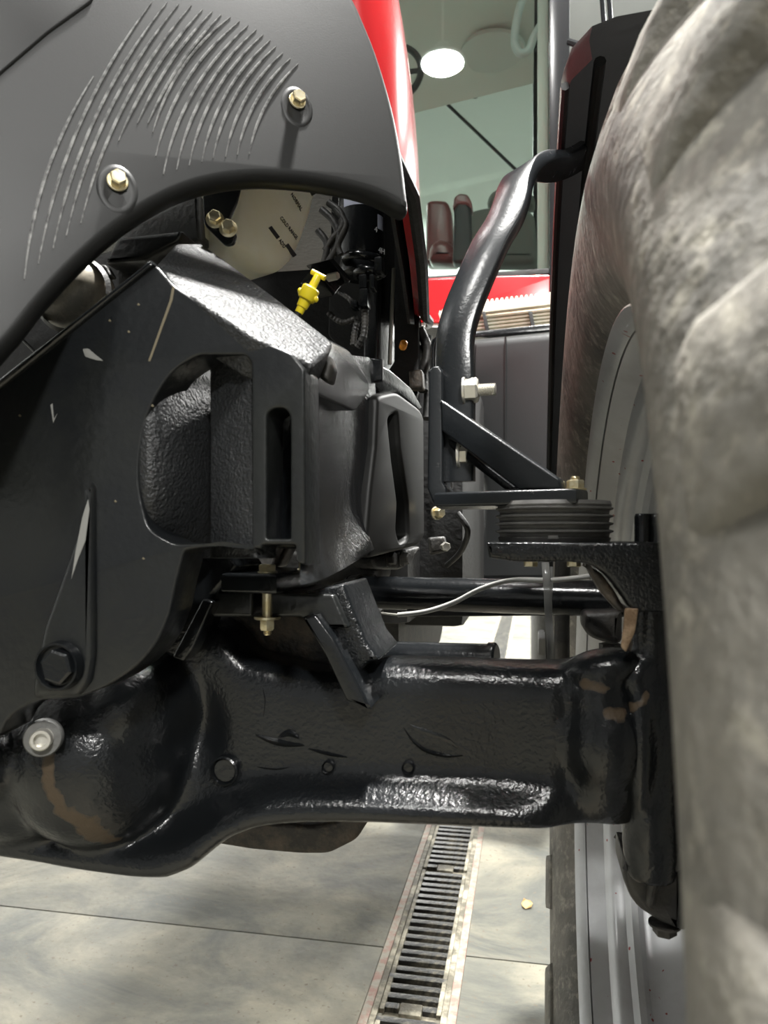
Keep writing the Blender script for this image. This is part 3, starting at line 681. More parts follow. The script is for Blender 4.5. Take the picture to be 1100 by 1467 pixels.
hs = thing('brake_hose', 'dark rubber hose hanging straight down inside the wheel', 'hose', PV(800, 960, .95))
tube('hose', [PV(806, 800, 1.0), PV(805, 880, 1.0), PV(805, 960, 1.0), PV(806, 1040, .98)], 11 * pxm(800, 900, 1.0), dusty, hs, 12, 5)

# ================================================================== FRONT FRAME CASTING
fr = thing('front_frame_casting', 'massive black cast front frame with slot and pebbled recess, left of the wheel', 'casting', PV(150, 1000, .5))
PB = plv(.47)
face = [(-800, 700, 0), (-160, 660, 0), (-40, 578, 0), (0, 545, 0), (212, 376, 3), (226, 382, 3), (248, 408, 4), (362, 482, 3), (418, 506, 4), (436, 528), (438, 810, 0), (425, 806), (423, 780), (376, 780), (374, 786), (345, 784), (318, 780), (264, 788, 6), (252, 835), (243, 878), (226, 920, 20), (196, 955, 20), (155, 982, 20), (110, 1000, 10), (50, 1003, 14), (14, 1024, 12), (0, 1050), (-60, 1080), (-800, 1080, 0)]
slot = [(382, 592, 8), (392, 584, 8), (408, 584, 8), (416, 596, 8), (416, 772, 3), (382, 772, 3)]
rec = [(250, 528, 14), (282, 508, 10), (352, 508, 8), (360, 520, 3), (361, 782, 1), (345, 781, 1), (318, 778, 1), (250, 780, 10), (212, 760, 20), (196, 690, 30), (204, 610, 30), (226, 560, 20)]
plate('front_face', face, PB, .035, castd, fr, .002, holes=[slot, rec], r=4, res=3)
# recess back: bulging drum on the left, flat pebbled cheek on the right
rows = []
for i in range(25):
    py = 500 + 300 * i / 24; row = []
    for j in range(17):
        k = j / 16; px = 188 + (296 - 188) * k; e = abs(2 * i / 24 - 1) ** 3
        row.append(PV(px, py, (.4665 + .062 * (1 - math.cos(k * 1.4)) + .03 * e + .010 * max(0, (.22 - k) / .22) ** 1.5)))
    rows.append(row)
obj('recess_drum', grid_bm(rows, None, .02), castg, fr, 60)
plate('recess_cheek', [(300, 528), (362, 500), (366, 800), (300, 800)], pl3((300, 650, .50), (362, 650, .478), (330, 800, .487)), .02, castg, fr, .002, r=1)
plate('slot_back', [(376, 575), (424, 575), (424, 780), (376, 780)], pl3((380, 650, .535), (420, 650, .52), (400, 580, .545)), .012, gloss, fr, .002)
# pebbled upper shoulder: slopes back from the front face edge
sh = [(224, 378), (252, 348), (288, 348), (330, 378), (400, 430), (470, 484), (478, 492), (470, 505), (448, 523), (418, 507), (362, 483), (250, 409)]
plate('upper_shoulder', sh, pl3((250, 405, .474), (418, 507, .474), (288, 348, .56)), .03, castg, fr, .003, r=3)
plate('edge_lip', [(-40, 572), (0, 540), (214, 371), (219, 378), (2, 552), (-40, 585)], plv(.466), .02, gloss, fr, .003, r=1)
plate('back_wedge', [(150, 376), (205, 372), (255, 346), (262, 330), (170, 340)], plv(.56), .03, castd, fr, .003)
pale = mat('bare_scratch', (0.2, 0.2, 0.19), 0.5)
tanm = mat('tan_dirt_line', (0.13, 0.11, 0.07), 0.6)
plate('paint_chip', [(118, 500), (126, 499), (133, 505), (148, 517), (138, 516), (122, 511)], PB.shift(.0003), .0008, pale, fr, .0001, r=2)
plate('dirt_line', [(247, 408), (250, 412), (247, 430), (215, 518), (212, 517), (243, 430)], PB.shift(.0003), .0008, tanm, fr, .0001, r=1)
plate('paint_chip', [(72, 580), (75, 578), (77, 600), (82, 592), (76, 606)], PB.shift(.0003), .0008, pale, fr, .0001, r=0)
plate('paint_chip', [(118, 740), (126, 715), (128, 730), (122, 775), (112, 800), (102, 830), (108, 790)], PB.shift(.0064), .0008, pale, fr, .0001, r=1)
for px, py in ((157, 459), (184, 475), (198, 436), (165, 718), (205, 800), (28, 595), (218, 581)):
    plate('paint_chip', [(px - 2, py), (px, py - 2), (px + 2.5, py + 1), (px, py + 2)], PB.shift(.0003), .0008, tanm, fr, .0001, r=0)
# boss with big hex bolt and the raised rib that leads down to it
plate('rib_ridge', [(127, 690, 0), (131, 700, 0), (132, 940), (126, 978), (108, 999), (46, 1001), (44, 985), (60, 900), (110, 760)], PB.shift(.006), .014, castd, fr, .005, r=6)
s = pxm(88, 955, .46); c = PV(88, 953, .463)
bs = lathe('bolt_boss', [(0, 0), (.003, 0), (.003, 28 * s), (.007, 31 * s), (.007, 34 * s), (0, 36 * s)], c, (0, -1, 0), gloss, fr, 32)
bolt('hex_bolt', PV(90, 953, .460), (0, -1, 0), 25 * s, .009, gloss, fr)
# frame side going back: concave pebbled flank, smooth cover, lower bolts
fk = obj('frame_flank', grid_bm([[PV(430 + (528 + 6 * math.sin(math.pi * i / 18) - 430) * (j / 14) - (12 * (1 - i / 18) * 0), (500 + 30 * math.sin(j / 14 * 3.1) * 0) + (838 - (50 * (j / 14) ** 1.3) - 500) * i / 18 + (12 * j / 14 if i < 4 else 0),
      .50 + .36 * (j / 14) + .06 * math.sin(math.pi * j / 14) - .10 * max(0, (i - 12) / 6) ** 2 * (1 - abs(j / 14 - .5))) for j in range(15)] for i in range(19)], None, .03), castr, fr, 60)
plate('flank_top', [(440, 520), (470, 484), (500, 500), (528, 545), (530, 560), (510, 590), (440, 560)], pl2(440, .505, 528, .84), .02, gloss, fr, .003, r=6)
plate('clip_lug', [(448, 520), (470, 505), (476, 525), (470, 548), (455, 540)], plv(.53), .02, dusty, fr, .004, r=6)
cv = thing('frame_side_cover', 'smooth dark plastic side cover with tall sunken groove behind the casting', 'cover', PV(570, 790, .9))
PC = pl2(525, .82, 610, 1.02)
plate('cover_panel', [(541, 566, 8), (568, 560, 8), (603, 586, 8), (608, 600), (609, 770, 8), (600, 782, 10), (530, 800), (524, 780), (531, 700), (538, 640)], PC, .05, coverm, cv, .006, r=5, holes=[[(556, 600, 6), (569, 590, 6), (572, 640), (584, 720), (586, 770, 8), (573, 779, 6), (568, 760), (570, 720), (562, 660)]])
plate('groove_floor', [(550, 590), (580, 585), (592, 780), (560, 785)], PC.shift(-.03), .01, blackd, cv, .002)
plate('top_flange', [(520, 530), (545, 522), (560, 530), (590, 556), (606, 585), (600, 588), (568, 562), (545, 566)], pl2(520, .86, 606, 1.04), .05, gloss, cv, .003, r=4)
plate('lower_flange', [(530, 800), (604, 782), (590, 806), (575, 816), (540, 816)], pl2(525, .86, 610, 1.06), .03, dusty, cv, .004, r=5)
for px, py in ((556, 800), (576, 800)):
    bolt('flange_bolt', PC.shift(-.012).at(px, py), PC.n, 9 * pxm(px, py, .93), .008, dusty, cv, washer=.002)
# dark inner gearbox mass behind everything (engine block and transmission)
eng = thing('engine_block', 'dark grimy engine and gearbox mass behind the frame', 'engine', (-.45, 1.5, .6))
box('block', (-1.0, 1.2, .80), (-.19, 1.34, 1.40), blackd, eng, .02)
box('block', (-1.0, 1.34, .78), (-.112, 1.98, 1.30), blackd, eng, .02)
box('gearbox', (-.85, 1.3, .66), (-.22, 1.99, 1.0), dusty, eng, .04)
plate('bell_housing', [(425, 786), (500, 800), (545, 812), (545, 832), (490, 838), (300, 880), (290, 790)], plv(.90), .08, dusty, eng, .01, r=10)
plate('web_rib', [(395, 770), (420, 770), (400, 812), (385, 815)], plv(.70), .03, rusty, eng, .004)

# ================================================================== HOOD
HP = pl3((0, 400, .41), (580, 250, .60), (300, 20, .52))
hd = thing('hood_side_panel', 'matte black plastic hood side panel with moulded curved ribs, top left', 'hood panel', HP.at(300, 290))
out = [(-180, -160), (120, -190), (380, -170), (470, -70), (508, -6), (524, 28), (541, 70), (557, 120), (570, 170), (580, 225), (586, 275), (588, 300), (578, 301), (553, 287), (520, 275), (470, 264), (420, 258), (370, 256), (320, 261), (270, 274), (225, 295), (180, 324), (140, 357), (100, 396), (60, 441), (30, 480), (0, 514), (-60, 590), (-180, 720)]
plate('panel', out, HP, .02, hoodp, hd, .0085, sm=True, res=5)
plate('upper_fold', [(-180, -180), (135, -180), (135, 0), (70, 46), (0, 106), (-80, 180), (-180, 260)], HP.shift(.0016), .008, hoodp, hd, .0015, r=10)
RB = [((134, 110), (98, 200), (72, 250), (35, 400)), ((217, 4), (160, 90), (96, 230), (55, 378)), ((239, 4), (180, 105), (125, 215), (76, 356)), ((256, 6), (215, 85), (135, 225), (95, 338)),
      ((274, 8), (225, 85), (155, 215), (116, 320)), ((290, 14), (245, 80), (190, 160), (170, 202)), ((304, 17), (262, 80), (215, 150), (197, 177)), ((317, 21), (275, 85), (230, 150), (212, 177)),
      ((330, 25), (285, 75), (245, 135), (219, 190)), ((343, 31), (305, 72), (255, 140), (223, 224)), ((355, 37), (318, 78), (268, 150), (234, 250)), ((367, 43), (330, 88), (285, 155), (253, 243)),
      ((377, 50), (340, 92), (300, 150), (271, 237)), ((387, 58), (350, 100), (312, 155), (289, 232)), ((395, 67), (362, 103), (325, 160), (305, 227)), ((405, 76), (372, 112), (340, 160), (323, 225)), ((416, 84), (385, 118), (350, 175), (340, 222)), ((427, 92), (395, 128), (368, 175), (357, 221))]
plate('nose_panel', [(-170, -160), (-800, -160), (-800, 640), (-300, 700), (-170, 690)], plv(HP.at(-170, 200).y), .03, hoodp, hd, .008, r=20)
for i_, a in enumerate(RB):
    p0, p2 = Vector(a[0]), Vector(a[3]); d = p2 - p0; bow = (.06 if i_ < 5 else .045 if i_ < 8 else .085) * 2
    pc = (p0 + p2) / 2 + Vector((d.y, -d.x)) * -bow
    P = [HP.at(*(p0 * (1 - t) ** 2 + pc * 2 * t * (1 - t) + p2 * t * t)) + HP.n * .0002 for t in [k / 20 for k in range(21)]]
    n = len(P); obj('moulded_rib', tube_bm(P, [.0004 + .0008 * min(1, 4 * i / n, 4 * (n - 1 - i) / n) for i in range(n)], 6), ribm, hd)
for px, py, sz in ((425, 146, 1), (168, 262, 1)):
    c = HP.at(px, py); s = pxm(px, py, .52)
    e2 = Vector((0, 0, 1)); d = lathe_bm([(-.002, 30 * s), (.0006, 25 * s), (.0016, 21 * s), (.0008, 16 * s), (.0004, 0)], c + HP.n * .0004 - Vector((0, 0, 8 * s)), HP.n, 32)
    for v_ in d.verts:
        rel = v_.co - c; v_.co = c + rel - e2 * rel.dot(e2) * 0 + e2 * rel.dot(e2) * .35
    obj('bolt_recess', d, hoodp, hd, 60)
    bolt('bolt', c + HP.n * .001, HP.n, 10.5 * s, .006, zinc, hd, washer=.0015, wr=13 * s)
# red hood body: lofted shell receding to the cab
hr = thing('red_hood', 'glossy red tractor hood edge running back to the cab', 'hood', (-.2, 1.4, 1.2))
rows = []
for v_, xs in ((.645, -.14), (.665, -.121), (.71, -.111), (.8, -.115), (1.0, -.139), (1.35, -.176), (1.8, -.223), (2.28, -.272)):
    zb = max(1.25 + (.8 - v_) * .35, 1.25, 1.25 + (v_ - 1.0) * .27); zt = 1.66
    row = []
    for k in range(15):
        t = k / 14; z = zb + (zt - zb) * min(1, t * 1.25)
        inw = .06 * (max(0, (z - 1.3)) / .4) ** 1.8 + (1.0 * max(0, t - .8) / .2 if t > .8 else 0)
        row.append(Vector((xs - inw, v_, z + (.05 * max(0, t - .8) / .2))))
    rows.append(row)
bm = grid_bm(rows, None, Vector((-.012, 0, 0))); obj('shell', bm, red, hr, 50)
obj('inner_liner', grid_bm([[p + Vector((-.018, 0, -.012)) for p in r] for r in rows], None, Vector((-.004, 0, 0))), blackd, hr, 50)
P = [r[0] + Vector((.002, 0, -.004)) for r in rows]; tube('rubber_seal', P, .007, blackd, hr, 8, 0)

# ================================================================== ENGINE BAY THINGS
PT = pl2(330, .60, 458, .70)
rs = thing('coolant_reservoir', 'milky white plastic coolant reservoir with black level markings under the hood', 'reservoir', PT.at(390, 390))
body = [(338, 240, 10), (462, 240, 10), (458, 272), (448, 310), (436, 345, 20), (424, 372, 18), (404, 389, 16), (384, 390, 12), (352, 377, 14), (330, 357, 10), (326, 330, 8)]
plate('tank_body', body, PT, .06, tank, rs, .011, r=8, res=4)
def ptxt(sx, sy, ex, ey, s, size):
    o = PT.shift(.0006).at(sx, sy); xd = PT.at(ex, ey) - PT.at(sx, sy); yd = PT.n.cross(xd)
    text('lettering', s, o, xd, yd, size, ink, rs, xs=.66)
ptxt(416, 279, 431, 303, 'NORMAL', .0064); ptxt(401, 313, 424, 343, 'COLD RANGE', .006); ptxt(399, 345, 408, 358, 'ADD', .0062)
for x0_, y0_, x1_, y1_ in ((387, 325, 399, 341), (411, 350, 423, 367), (443, 268, 450, 279)):
    dx, dy = x1_ - x0_, y1_ - y0_; l_ = math.hypot(dx, dy); nx, ny = -dy / l_ * 2.6, dx / l_ * 2.6
    plate('level_mark', [(x0_ + nx, y0_ + ny), (x1_ + nx, y1_ + ny), (x1_ - nx, y1_ - ny), (x0_ - nx, y0_ - ny)], PT.shift(.0005), .0012, ink, rs, .0001, r=0)
tube('outlet_spout', [PT.shift(-.02).at(350, 372), PT.shift(-.02).at(357, 388)], .006, tank, rs, 12, 0)
rb = thing('reservoir_bracket', 'black steel bracket with two brass bolts left of the reservoir', 'bracket', PV(310, 345, .58))
plate('plate', [(290, 278), (345, 262), (338, 290), (326, 318), (338, 335), (334, 350), (322, 352), (292, 322)], plv(.565), .004, gloss, rb, .001, r=5)
s = pxm(308, 315, .56)
for px, py in ((308, 315), (327, 328)): bolt('bolt', PV(px, py, .563), (.35, -1, .1), 9.5 * s, .0065, zinc, rb, washer=.0012)
gb = plate('grey_cover', [(165, 345), (185, 325), (283, 275), (287, 345), (250, 350), (215, 372), (150, 378)], plv(.59), .02, greyp, None, .003, r=4)
tag(gb, 'flat grey painted bracket plate below the black hood panel', 'plate')
bp = plate('pale_post', [(286, 278), (294, 276), (294, 340), (286, 340)], plv(.60), .01, cream, None, .002, r=1)
tag(bp, 'narrow pale post left of the reservoir bracket', 'post')
wl_ = thing('work_light', 'dusty round lamp lens peeking out below the hood panel', 'lamp', PV(105, 430, .50))
bm = ellip(bmesh.new(), PV(108, 425, .56), .034, .03, .026, -.55); obj('lens', bm, lensm, wl_, 60)
lathe('bezel', [(0, .030), (.004, .033), (.008, .03)], PV(108, 425, .55), (.1, -1, .1), dusty, wl_, 28)
plate('lamp_housing', [(20, 480), (120, 370), (240, 330), (240, 430), (60, 520)], plv(.61), .05, blackd, wl_, .004)
plate('mount_tab', [(100, 380), (150, 378), (160, 395), (120, 400)], plv(.555), .01, dusty, wl_, .002)
# dipstick
dk = thing('dipstick', 'bright yellow dipstick handle beside the reservoir', 'dipstick', PV(430, 445, .6))
a, b = PV(428, 448, .60), PV(459, 388, .60); ax_ = (b - a).normalized(); s = pxm(445, 420, .6)
lathe('handle', [(0, 0), (0, 6 * s), (8 * s, 6.5 * s), (9 * s, 8 * s), (20 * s, 9 * s), (21 * s, 12 * s), (23 * s, 13 * s), (38 * s, 13 * s), (40 * s, 11 * s), (41 * s, 6 * s), (58 * s, 5.5 * s), (59 * s, 5 * s), (59 * s, 0)], a, ax_, yellow, dk, 20)
sd = ax_.cross(Vector((0, -1, 0))).normalized(); e = a + ax_ * 60 * s
tube('thumb_bar', [e - sd * 11 * s, e + sd * 11 * s], 4 * s, yellow, dk, 10, 0)
for k in (-1, 1): ellip_ = obj('side_lug', ellip(bmesh.new(), a + ax_ * 28 * s + sd * 13 * s * k, 4 * s, 5 * s, 5 * s, 0, 12, 8), yellow, dk)
tube('dip_tube', [a, a - ax_ * .05], 5 * s, blackd, dk, 10, 0)
# oil filter
of = thing('oil_filter', 'black spin-on oil filter canister with pale labels', 'filter', PV(518, 400, .86))
s = pxm(518, 330, .86); c = PV(518, 400, .86)
lathe('canister', [(0, 0), (0, 22 * s), (6 * s, 31 * s), (20 * s, 32 * s), (26 * s, 30 * s), (32 * s, 33 * s), (135 * s, 33 * s), (140 * s, 28 * s), (140 * s, 0)], c, (0, 0, 1), gloss, of, 36)
def on_cyl(c, R, a0, a1, z0, z1, k=6):
    return [[Vector((c.x + R * math.sin(a0 + (a1 - a0) * j / k), c.y - R * math.cos(a0 + (a1 - a0) * j / k), z)) for j in range(k + 1)] for z in (z0, z1)]
R_ = 33.4 * s
for a0, a1, y0_, y1_, m_ in ((-.72, .22, 307, 290, labelm), (.85, 1.25, 337, 317, labelm)):
    obj('label', grid_bm(on_cyl(c, R_, a0 + .1, a1 + .1, zz(518, y0_, .86), zz(518, y1_, .86)), None, .0004), m_, of)
for ang_, py, tx in ((-1.2, 292, 'C'), (-1.2, 300, 'K'), (.78, 343, '4'), (1.0, 370, '4H')):
    p = Vector((c.x + R_ * math.sin(ang_), c.y - R_ * math.cos(ang_), zz(518, py, .86)))
    text('printed_mark', tx, p, Vector((math.cos(ang_), math.sin(ang_), 0)), Vector((0, 0, 1)), .009, white_print, of)
for k, (px, py, r1) in enumerate(((518, 372, 22), (530, 392, 18))):
    bm = bmesh.new(); cc = PV(px, py, .835)
    tube_bm([cc + Vector((math.cos(t) * r1 * s, math.sin(t) * r1 * s * .9, math.sin(t * 2) * 2 * s)) for t in [2 * math.pi * i / 24 for i in range(25)]], 6 * s, 10, bm, False)
    obj('clamp_ring', bm, gloss, of)
# wiring and hoses round the filter
def corr(name, pts, r, m, parent, n=10):
    P = spl(pts, n, False); L = sum((a - b).length for a, b in zip(P, P[1:])); k = max(8, int(L / .0022)); Q = []; d = [0]
    for a, b in zip(P, P[1:]): d.append(d[-1] + (b - a).length)
    j = 0
    for i in range(k + 1):
        t = L * i / k
        while j < len(d) - 2 and d[j + 1] < t: j += 1
        Q.append(P[j].lerp(P[j + 1], (t - d[j]) / max(d[j + 1] - d[j], 1e-6)))
    return obj(name, tube_bm(Q, [r * (1 if i % 2 else .8) for i in range(k + 1)], 10), m, parent, 30)
wr_ = thing('wiring_loom', 'ribbed black wiring conduits with connectors below the oil filter', 'wiring', PV(515, 500, .82))
s = pxm(515, 460, .82)
corr('conduit', [PV(520, 415, .83), PV(523, 450, .82), PV(521, 480, .815), PV(512, 496, .82)], 5.5 * s, dusty, wr_)
corr('conduit', [PV(506, 495, .82), PV(508, 475, .825), PV(512, 460, .825)], 5 * s, dusty, wr_)
corr('conduit', [PV(470, 448, .83), PV(490, 462, .83), PV(512, 455, .825)], 4.5 * s, dusty, wr_)
corr('conduit', [PV(480, 415, .83), PV(500, 428, .82), PV(508, 440, .82)], 4 * s, dusty, wr_)
for px, py, w_, h_ in ((521, 405, 8, 14), (522, 428, 9, 18), (534, 405, 5, 14), (508, 437, 7, 7), (543, 380, 8, 14)):
    p = PV(px, py, .815); box('connector', (p.x - w_ * s * .7, p.y - .006, p.z - h_ * s * .7), (p.x + w_ * s * .7, p.y + .012, p.z + h_ * s * .7), gloss, wr_, .002)
for pts in ([(470, 290), (488, 305), (490, 325), (478, 340), (465, 360)], [(460, 300), (478, 318), (485, 345), (470, 375), (448, 395)], [(455, 330), (468, 350), (462, 380), (445, 400)], [(480, 300), (495, 322), (484, 350), (488, 365)]):
    tube('hose', [PV(x, y, .80) for x, y in pts], 5 * s, dusty, wr_, 10, 6)
p = PL = pl2(470, .72, 505, .76)
vb = thing('valve_block', 'small black valve block tilted beside the dipstick', 'valve', PV(480, 420, .72))
plate('block', [(462, 398), (478, 378), (498, 400), (480, 424)], PL, .03, gloss, vb, .003, r=2)
plate('flange', [(472, 372), (478, 370), (504, 400), (500, 406)], PL.shift(.004), .03, gloss, vb, .001, r=1)
bolt('screw', PL.shift(.008).at(470, 398), PL.n, 5 * s, .012, steel, vb)
st_ = thing('radiator_strut', 'tall black strut with thin pale edge behind the oil filter', 'strut', PV(555, 530, .95))
plate('strut', [(545, 300), (566, 300), (566, 520), (553, 540), (540, 528)], pl2(540, .92, 566, .98), .02, gloss, st_, .003, r=3)
tube('pale_edge', [PV(564, 385, .945), PV(560, 470, .94), PV(558, 522, .94)], 3 * pxm(560, 450, .94), steel, st_, 8, 3)  # thin pale steel tube along the strut edge
plate('back_sheet', [(475, 280), (600, 280), (600, 560), (520, 540), (470, 480)], plv(1.14), .01, blackd, st_, .002)
plate('foot_bracket', [(528, 512), (548, 514), (548, 545), (530, 548), (515, 520)], plv(.88), .01, gloss, st_, .002, r=2)
rhs = thing('hydraulic_hoses', 'bundle of thick dusty hoses behind the fender bracket', 'hoses', PV(595, 560, 1.3))
s = pxm(595, 500, 1.2)
for pts in ([(580, 455), (592, 490), (605, 520), (606, 560)], [(600, 470), (612, 500), (606, 530), (590, 550)], [(575, 500), (590, 515), (598, 545), (590, 570)], [(612, 480), (608, 520), (614, 560), (612, 600)]):
    tube('hose', [PV(x, y, 1.15 + .05 * random.random()) for x, y in pts], 7 * s, dusty, rhs, 12, 6)
plate('fitting', [(585, 530), (604, 528), (606, 556), (586, 556)], plv(1.12), .03, rusty, rhs, .004)
p = PV(577, 497, 1.08); tag(lathe('orange_cap', [(0, 0), (0, 5 * s), (.012, 5 * s), (.015, 3 * s), (.015, 0)], p, (.3, -1, .2), orange, None, 16), 'small orange plug cap between the dark hoses', 'cap')
lfk = thing('lower_fittings', 'dark pipe and bolted fittings below the fender bracket', 'pipe fitting', PV(650, 800, 1.2))
tube('pipe', [PV(643, 650, 1.2), PV(643, 700, 1.2)], 6 * s, dusty, lfk, 12, 0)
tube('pipe', [PV(655, 735, 1.1), PV(670, 760, 1.1), PV(660, 790, 1.15), PV(640, 810, 1.2)], 4 * s, blackd, lfk, 10, 6)
bolt('nut', PV(625, 735, 1.0), (.9, -1, 0), 6 * s, .010, zinc, lfk, washer=.003)
plate('lug', [(612, 770), (635, 768), (640, 790), (615, 796)], plv(1.1), .03, dusty, lfk, .005)
bolt('nut', PV(637, 783, 1.06), (.4, -1, 0), 6 * s, .01, steel, lfk)
tube('bent_pipe', [PV(622, 560, 1.1), PV(620, 520, 1.1), PV(622, 492, 1.1), PV(632, 485, 1.1), PV(650, 484, 1.1)], 4 * s, gloss, lfk, 10, 6)

# ================================================================== CAB
cb_ = thing('tractor_cab', 'tractor cab with tinted windshield, black corner posts and red sill', 'cab', (-.6, 3.0, 1.5))
VC = 2.30; XR = PV(792, 300, VC).x; XL = -1.32; ZS = zz(700, 395, VC); ZR = 3.3; VE = 3.75
plate('red_sill', [(596, 400), (640, 397), (800, 393), (800, 440), (640, 463), (598, 463)], plv(VC), .05, red, cb_, .004, r=2)
box('red_sill', (XL, VC, 1.6), (PV(598, 430, VC).x, VC + .05, ZS), red, cb_, .004)
box('sill_gasket', (XL, VC + .002, ZS - .005), (XR, VC + .03, ZS + .012), blackd, cb_, .003)
wsh = box('windshield', (XL + .04, VC + .012, ZS + .01), (XR - .01, VC + .018, ZR), glass, cb_, 0)
box('corner_post', (XR - .012, VC - .01, 1.58), (XR + .05, VC + .07, ZR), cabpost, cb_, .012)
box('corner_post', (XL, VC - .01, 1.58), (XL + .06, VC + .07, ZR), cabpost, cb_, .012)
box('inner_post_trim', (XR - .045, VC + .05, ZS), (XR - .012, VC + .09, ZR), liner, cb_, .01)
for x in (XL, XR - .05): box('rear_post', (x, VE - .06, 1.9), (x + .06, VE, ZR), blackd, cb_, .01)
box('rear_glass', (XL + .05, VE - .02, 1.7), (XR - .05, VE - .014, ZR), glass, cb_, 0)
box('side_glass', (XR + .012, VC + .08, 1.9), (XR + .017, VE - .06, ZR), glass, cb_, 0)
box('side_glass', (XL + .012, VC + .08, 1.9), (XL + .017, VE - .06, ZR), glass, cb_, 0)
box('cab_floor', (XL, VC + .05, 1.62), (-.01, VE, 1.68), blackd, cb_, .01)
box('roof', (XL - .05, VC - .12, ZR), (XR + .06, VE + .1, ZR + .16), cabpost, cb_, .05)
# headliner: sheet that dips towards the rear
zl = lambda v_, x: 2.96 + .13 * x - .03 * max(0, v_ - VC) ** 2
rows = [[Vector((XL + .05 + (XR - XL - .1) * j / 10, VC + .03 + (1.0) * i / 12, zl(VC + .03 + 1.0 * i / 12, XL + (XR - XL) * j / 10))) for j in range(11)] for i in range(13)]
obj('headliner', grid_bm(rows, None, Vector((0, 0, .04))), liner, cb_, 60)
cpt = PV(700, 85, VC + .5); lathe('roof_hatch', [(0, 0), (0, .13), (.012, .135), (.02, 0)], Vector((cpt.x, VC + .75, zl(VC + .75, cpt.x) - .012)), (0, 0, 1), mat('hatch_grey', (0.5, 0.52, 0.48), 0.8), cb_, 28)
wi = thing('rear_wiper', 'thin dark wiper arm slanting across the cab rear glass', 'wiper', PV(740, 250, 3.7))
tube('wiper_arm', [PV(634, 143, 3.70), PV(700, 206, 3.70), PV(748, 252, 3.70)], .008, blackd, wi, 8, 0)
plate('wiper_pivot', [(674, 128), (684, 128), (684, 137), (674, 137)], plv(3.70), .03, blackd, wi, .003)
hdl = thing('grab_handle', 'pale looped grab handle inside the cab by the post', 'handle', PV(745, 80, 2.5))
tube('handle', [PV(752, -8, 2.42), PV(742, 20, 2.42), PV(737, 60, 2.42), PV(745, 76, 2.42), PV(757, 72, 2.42), PV(764, 55, 2.42), PV(773, 38, 2.42)], .013, handlem, hdl, 12, 6)
bm = bmesh.new(); cc = PV(560, 106, 2.65)
tube_bm([cc + Vector((math.cos(t) * .11, math.sin(t) * .03, math.sin(t) * .12)) for t in [2 * math.pi * i / 40 for i in range(41)]], .012, 10, bm, False); sw_ = obj('steering_wheel', bm, blackd, cb_)
tube('spoke', [cc + Vector((-.11, 0, 0)), cc + Vector((.11, 0, 0))], .009, blackd, sw_, 8, 0)
s1 = thing('operator_seat', 'grey-green fabric operator seat with headrest inside the cab', 'seat', PV(705, 370, 3.0))
plate('backrest', [(662, 376), (661, 320), (668, 302), (690, 295), (735, 292), (765, 300), (772, 376)], plv(3.0), .12, seatm, s1, .035, r=12)
plate('headrest', [(696, 292), (700, 275), (715, 266), (745, 264), (765, 275), (768, 296)], plv(3.05), .09, seatm, s1, .03, r=12)
s2_ = thing('red_side_seat', 'dark red padded side seat left of the operator seat', 'seat', PV(630, 370, 2.8))
plate('backrest', [(609, 376), (610, 288), (620, 285), (640, 286), (646, 300), (650, 376)], plv(2.9), .1, redd, s2_, .02, r=6)
plate('cushion', [(612, 372), (615, 348), (630, 339), (645, 344), (656, 362), (654, 374)], plv(2.75), .12, redd, s2_, .03, r=8)
cs = thing('control_console', 'tall dark control column with red cap between the seats', 'console', PV(662, 370, 2.8))
plate('column', [(648, 376), (650, 300), (655, 290), (668, 288), (674, 300), (676, 376)], plv(2.6), .06, plas, cs, .01, r=4)
plate('cap', [(648, 300), (650, 282), (658, 276), (670, 278), (676, 290), (676, 300), (668, 292), (656, 292)], plv(2.595), .07, redd, cs, .008, r=4)
# mirror arm beside the cab
ma = thing('mirror_arm', 'pair of thin dark mirror tubes beside the cab, top right', 'mirror arm', PV(867, 40, 2.2))
for px in (861, 871): tube('tube', [PV(px - 3, -60, 2.2), PV(px + 6, 60, 2.2)], .007, gloss, ma, 8, 0)
tube('base_tube', [PV(815, 60, 2.25), PV(840, 66, 2.22), PV(877, 60, 2.2)], .01, gloss, ma, 8, 4)

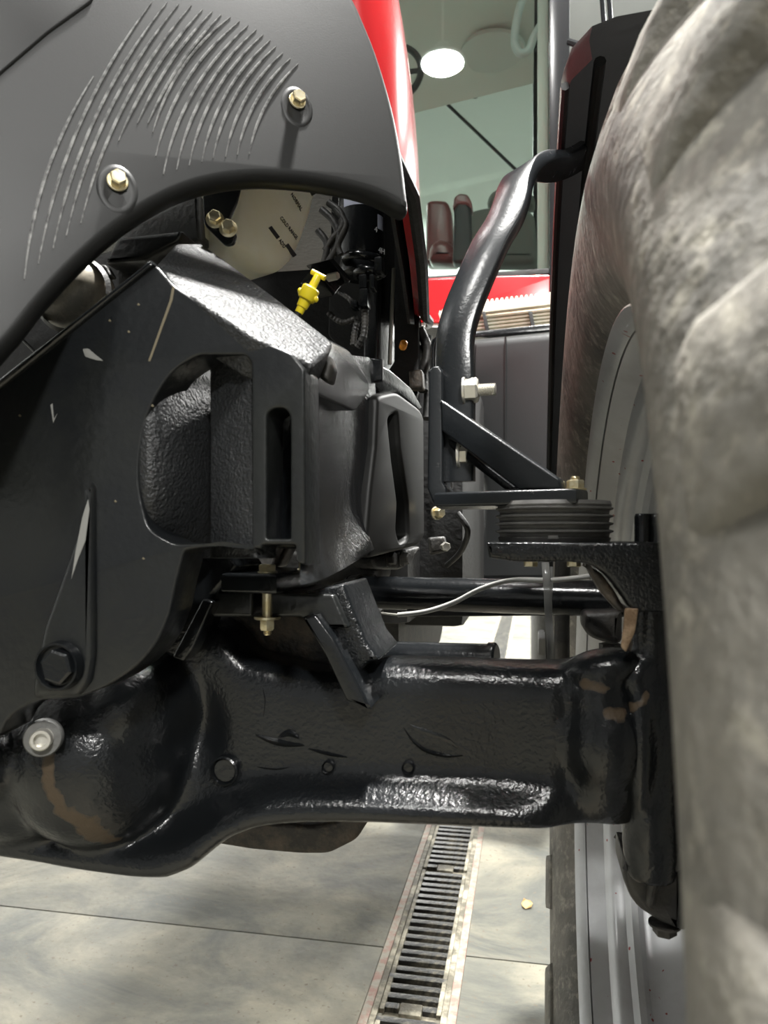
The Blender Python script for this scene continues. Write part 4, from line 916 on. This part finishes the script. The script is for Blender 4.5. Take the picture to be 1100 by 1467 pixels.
# ================================================================== STEP, TANK, REAR WHEEL
stp = thing('cab_step', 'cream serrated step tread with louvred front under the cab', 'step', PV(720, 470, 2.2))
teeth = []
for k in range(25):
    x = 632 + k * 7.0; y = 438 - (x - 632) * .115 + (7 if k < 1 else 0); teeth += [(x, y + 2.0), (x + 1.8, y - 2.2), (x + 4.2, y - 2.2), (x + 5.6, y + 2.0)]
plate('serrated_tread', [(628, 450), (630, 444)] + teeth + [(808, 422), (808, 434), (690, 448), (632, 462)], plv(2.18), .03, cream, stp, .001, r=1)
for k in range(5):
    y = 452 + k * 5.0; x0_ = 636 + k * 3
    plate('louvre', [(x0_, y + 6), (808, y - 12), (808, y - 9), (x0_ + 1, y + 9)], plv(2.20), .05, cream, stp, .0008, r=0)
plate('louvre_back', [(636, 455), (808, 435), (808, 470), (650, 478)], plv(2.28), .02, cream, stp, .002, r=1)
for px in (690, 757): plate('divider', [(px, 446), (px + 5, 446), (px + 11, 474), (px + 5, 474)], plv(2.17), .03, blackd, stp, .001, r=0)
plate('lower_rail', [(640, 478), (808, 462), (808, 472), (646, 486)], plv(2.16), .06, gloss, stp, .003, r=1)
ftk = thing('fuel_tank', 'large grained black plastic tank below the cab step', 'tank', PV(720, 820, 2.1))
plate('tank_shell', [(668, 484, 10), (810, 470, 4), (810, 840), (600, 840), (620, 822), (668, 800, 30), (686, 770, 20), (690, 700), (672, 640), (665, 560)], pl2(660, 2.08, 810, 2.02), .5, plas, ftk, .03, r=14, res=3)
tube('tank_seam', [pl2(660, 2.075, 810, 2.015).at(724, y) for y in (482, 560, 650, 720)], .003, plas, ftk, 6, 0)
rw = thing('rear_wheel', 'black rear tyre standing behind the tie rod', 'wheel', (.3, 3.4, 0))
RC = Vector((0, 3.55, .95))
rt = lathe('tire', [(.06, .55), (.02, .62), (.0, .75), (.02, .86), (.07, .92), (.3, .93), (.54, .92), (.6, .86), (.6, .6), (.55, .55)], RC + Vector((PV(762, 900, 2.9).x, 0, 0)), (1, 0, 0), rtyre, rw, 72, 60)
rx = PV(762, 900, 2.9).x
rme = None
for k in range(22):
    a = 2 * math.pi * k / 22
    if rme is None:
        b = box_bm((.02, -.035, .9), (.3, .035, .965), None, .01); rme = bm_to_mesh(b, 'tread_lug'); smooth(rme, 40); rme.materials.append(rtyre)
    o = bpy.data.objects.new('tread_lug', rme); COL.objects.link(o); o.location = RC + Vector((rx, 0, 0)); o.rotation_euler = (a, 0, 0); put(o, rt)
lathe('rim', [(.1, .0), (.1, .3), (.06, .5), (.05, .56), (.09, .55)], RC + Vector((rx, 0, 0)), (1, 0, 0), silver, rw, 64)
